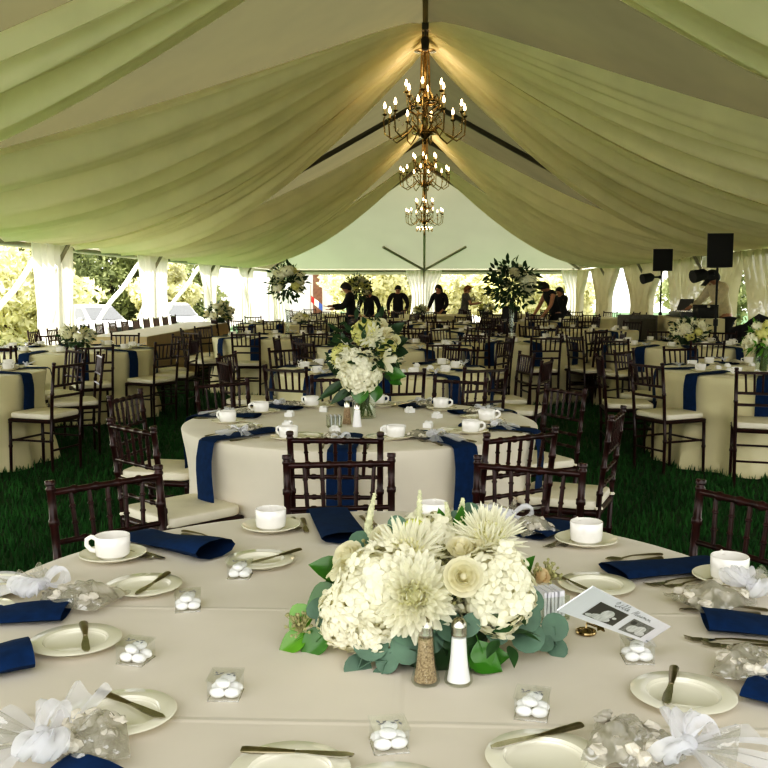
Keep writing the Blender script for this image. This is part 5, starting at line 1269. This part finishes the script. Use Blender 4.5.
    skinned('top', [(Vector(p)*S, (r[0]*S, r[1]*S) if hasattr(r, '__len__') else r*S) for p, r in CJ], CE, M[top], t, 2)
    if skirt:
        obj('skirt', MB().lathe([(.088*S*w, .56*S), (.105*S*w, .50*S), (.13*S, .36*S), (.15*S, .24*S), (.147*S, .24*S), (.1*S, .5*S)], 24, wob=lambda a, z: 1+.05*math.cos(9*a)), M[bottom], t)
    else:
        LJ = [((0, 0, .555), (.100*w, .080*w))]; LE = []
        for s in (-1, 1):
            LJ += [((s*.056, 0, .47), .066*w), ((s*.060, .008, .28), .050), ((s*.060, -.008, .06), .038)]; k = len(LJ)-3; LE += [(0, k), (k, k+1), (k+1, k+2)]
        skinned('trousers', [(Vector(p)*S, (r[0]*S, r[1]*S) if hasattr(r, '__len__') else r*S) for p, r in LJ], LE, M[bottom], t, 2)
    for s in (-1, 1): obj('shoe', MB().ball((s*.064*S, .03*S, .022*S), (.030*S, .075*S, .024*S), 6, 10), M['black'], t)
    mb = MB()
    def hcap(u, v):
        th = u*PI*.62; a = 2*PI*v; front = max(0, math.sin(a)); th2 = th*(1-.42*front*(1 if not cap else .6))
        return hd((.062*math.sin(th2)*math.cos(a), .004+.072*math.sin(th2)*math.sin(a), .082+.072*math.cos(th2)))*S
    mb.grid(hcap, 10, 24)
    if long_hair:
        def fall(u, v):
            a = PI*(1.0+v) ; r = .060-.012*u+.008*math.sin(9*v+4*u); return hd((r*1.05*math.cos(a), .0+r*.95*math.sin(a)-.015*u, .07-.21*u))*S
        mb.grid(fall, 10, 18); mb.grid(lambda u, v: hd((.052*math.cos(PI*(1+v))*.9, -.01+.045*math.sin(PI*(1+v))-.015*u, .07-.205*u))*S, 10, 14)
    else: mb.ball(hd((0, -.030, .062))*S, [.052*S, .042*S, .05*S], 8, 12, Rh)
    obj('hair', mb, M[hair], t)
    if cap:
        obj('cap', MB().grid(lambda u, v: hd((.068*math.sin(u*PI*.5)*math.cos(2*PI*v), .004+.078*math.sin(u*PI*.5)*math.sin(2*PI*v), .085+.075*math.cos(u*PI*.5)))*S, 8, 20).grid(lambda u, v: hd(((v-.5)*.11*(1-.2*u), .07+.06*u, .088-.012*u-.02*(v-.5)**2))*S, 4, 8), M['black'], t)
    return t
px = lambda a, b, Y: PD(a, b, Y).x
DOWN = ((.03, .02, -.17), (.03, .06, -.32))
person('man in a black shirt, elbows out, before the yellow trees', (px(398, 300, 26.4), 26.4, 0), PI, 1.57, .18, ((-.058, .02, -.15), (-.02, .13, -.25)), ((.058, .02, -.15), (.04, .09, -.28)), 'black_cloth', 'jeans', 'hair_dark', False, 'long', wide=1.05)
person('woman with long dark hair in black, standing right of the centre pole curtain', (px(440, 300, 26.3), 26.3, 0), PI-.5, 1.58, .10, ((-.05, .02, -.16), (-.01, .12, -.26)), ((.05, .04, -.16), (.02, .16, -.24)), 'black_cloth', 'jeans', 'hair_dark', True, 'long')
pf = person('auburn-haired woman in a grey top holding a bunch of pale flowers', (px(464, 300, 26.6), 26.6, 0), -PI/2+.2, 1.56, .12, ((-.04, .05, -.15), (.02, .20, -.15)), ((.04, .06, -.15), (.0, .21, -.13)), 'grey_top', 'grey_top', 'hair_auburn', False, 'short', skirt=True)
q = PD(470, 300, 26.5); t = thing('hand_bouquet', 'small pale bunch of flowers held by the auburn-haired woman', 'flowers', (q.x+.06, 26.55, q.z))
bouquet(t, .02, .13, 6, 77, .5, .7); obj('stems', MB().tube([(0, 0, 0), (-.02, 0, -.14)], .02, 6), M['stem'], t)
person('dark-haired woman in a black sleeveless top bending over a far table', (px(552, 300, 21.2)+.1, 21.2, 0), PI/2+.35, 1.72, .42, ((-.03, .05, -.15), (.01, .14, -.28)), ((.03, .06, -.15), (.0, .16, -.28)), 'black_cloth', 'jeans', 'hair_dark', False, 'none', bow=.5)
person('person in dark clothes standing just behind the bending woman', (px(563, 300, 23.9), 23.9, 0), PI/2+.6, 1.52, .15, DOWN, DOWN, 'black_cloth', 'jeans', 'hair_dark', True, 'long')
person('dark-clad person reaching left beside the middle tall bouquet', (px(352, 300, 20.3), 20.35, 0), PI/2+.1, 1.62, .14, ((-.03, .07, -.14), (-.01, .22, -.17)), ((.04, .08, -.13), (.02, .25, -.14)), 'black_cloth', 'jeans', 'hair_dark', False, 'long', bow=.4)
person('dark-clad person behind the stand of the middle tall bouquet', (px(369, 300, 22.9), 22.9, 0), PI, 1.52, .2, ((-.06, .02, -.16), (-.03, .12, -.26)), ((.06, .02, -.16), (.03, .12, -.26)), 'black_cloth', 'jeans', 'hair_dark', False, 'long')
person('music booth operator in a pale shirt and dark cap, head bent to the equipment', (5.55, 17.9, 0), PI/2+.25, 1.86, .30, ((-.05, .09, -.14), (-.02, .22, -.20)), ((.05, .09, -.14), (.02, .22, -.20)), 'pale_shirt', 'jeans', 'hair_dark', False, 'long', bow=.35, cap=True, wide=1.15)

# ================================================================== LIGHT
sun = bpy.data.lights.new('sun', 'SUN'); sun.energy = 26.0; sun.angle = math.radians(1.2); sun.color = (1, .95, .84)
so = bpy.data.objects.new('sun', sun); COL.objects.link(so); so.rotation_euler = Vector((-.55, .22, .80)).to_track_quat('Z', 'Y').to_euler()
wd = bpy.data.worlds.new('world'); scene.world = wd; wd.use_nodes = True; nt = wd.node_tree; bg = nt.nodes['Background']
sky = nt.nodes.new('ShaderNodeTexSky'); sky.sky_type = 'HOSEK_WILKIE'; sky.turbidity = 7; sky.sun_direction = (-.55, .22, .80); sky.ground_albedo = .5
mx = nt.nodes.new('ShaderNodeMix'); mx.data_type = 'RGBA'; mx.inputs[0].default_value = .75; mx.inputs[7].default_value = (1.0, .98, .93, 1)
nt.links.new(sky.outputs[0], mx.inputs[6]); nt.links.new(mx.outputs[2], bg.inputs['Color']); bg.inputs['Strength'].default_value = 3.6
scene.view_settings.view_transform = 'Standard'; scene.view_settings.look = 'None'; scene.view_settings.exposure = .26; scene.view_settings.gamma = 1.0
vs_ = scene.view_settings; vs_.use_curve_mapping = True; cm = vs_.curve_mapping; cv = cm.curves[3]
for xx, yy in ((.03, .015), (.10, .075), (.30, .30)): cv.points.new(xx, yy)
cm.update()
scene.cycles.use_denoising = True; scene.cycles.max_bounces = 10; scene.cycles.transparent_max_bounces = 16; scene.cycles.diffuse_bounces = 4
print('CHAIRS', n_chairs)
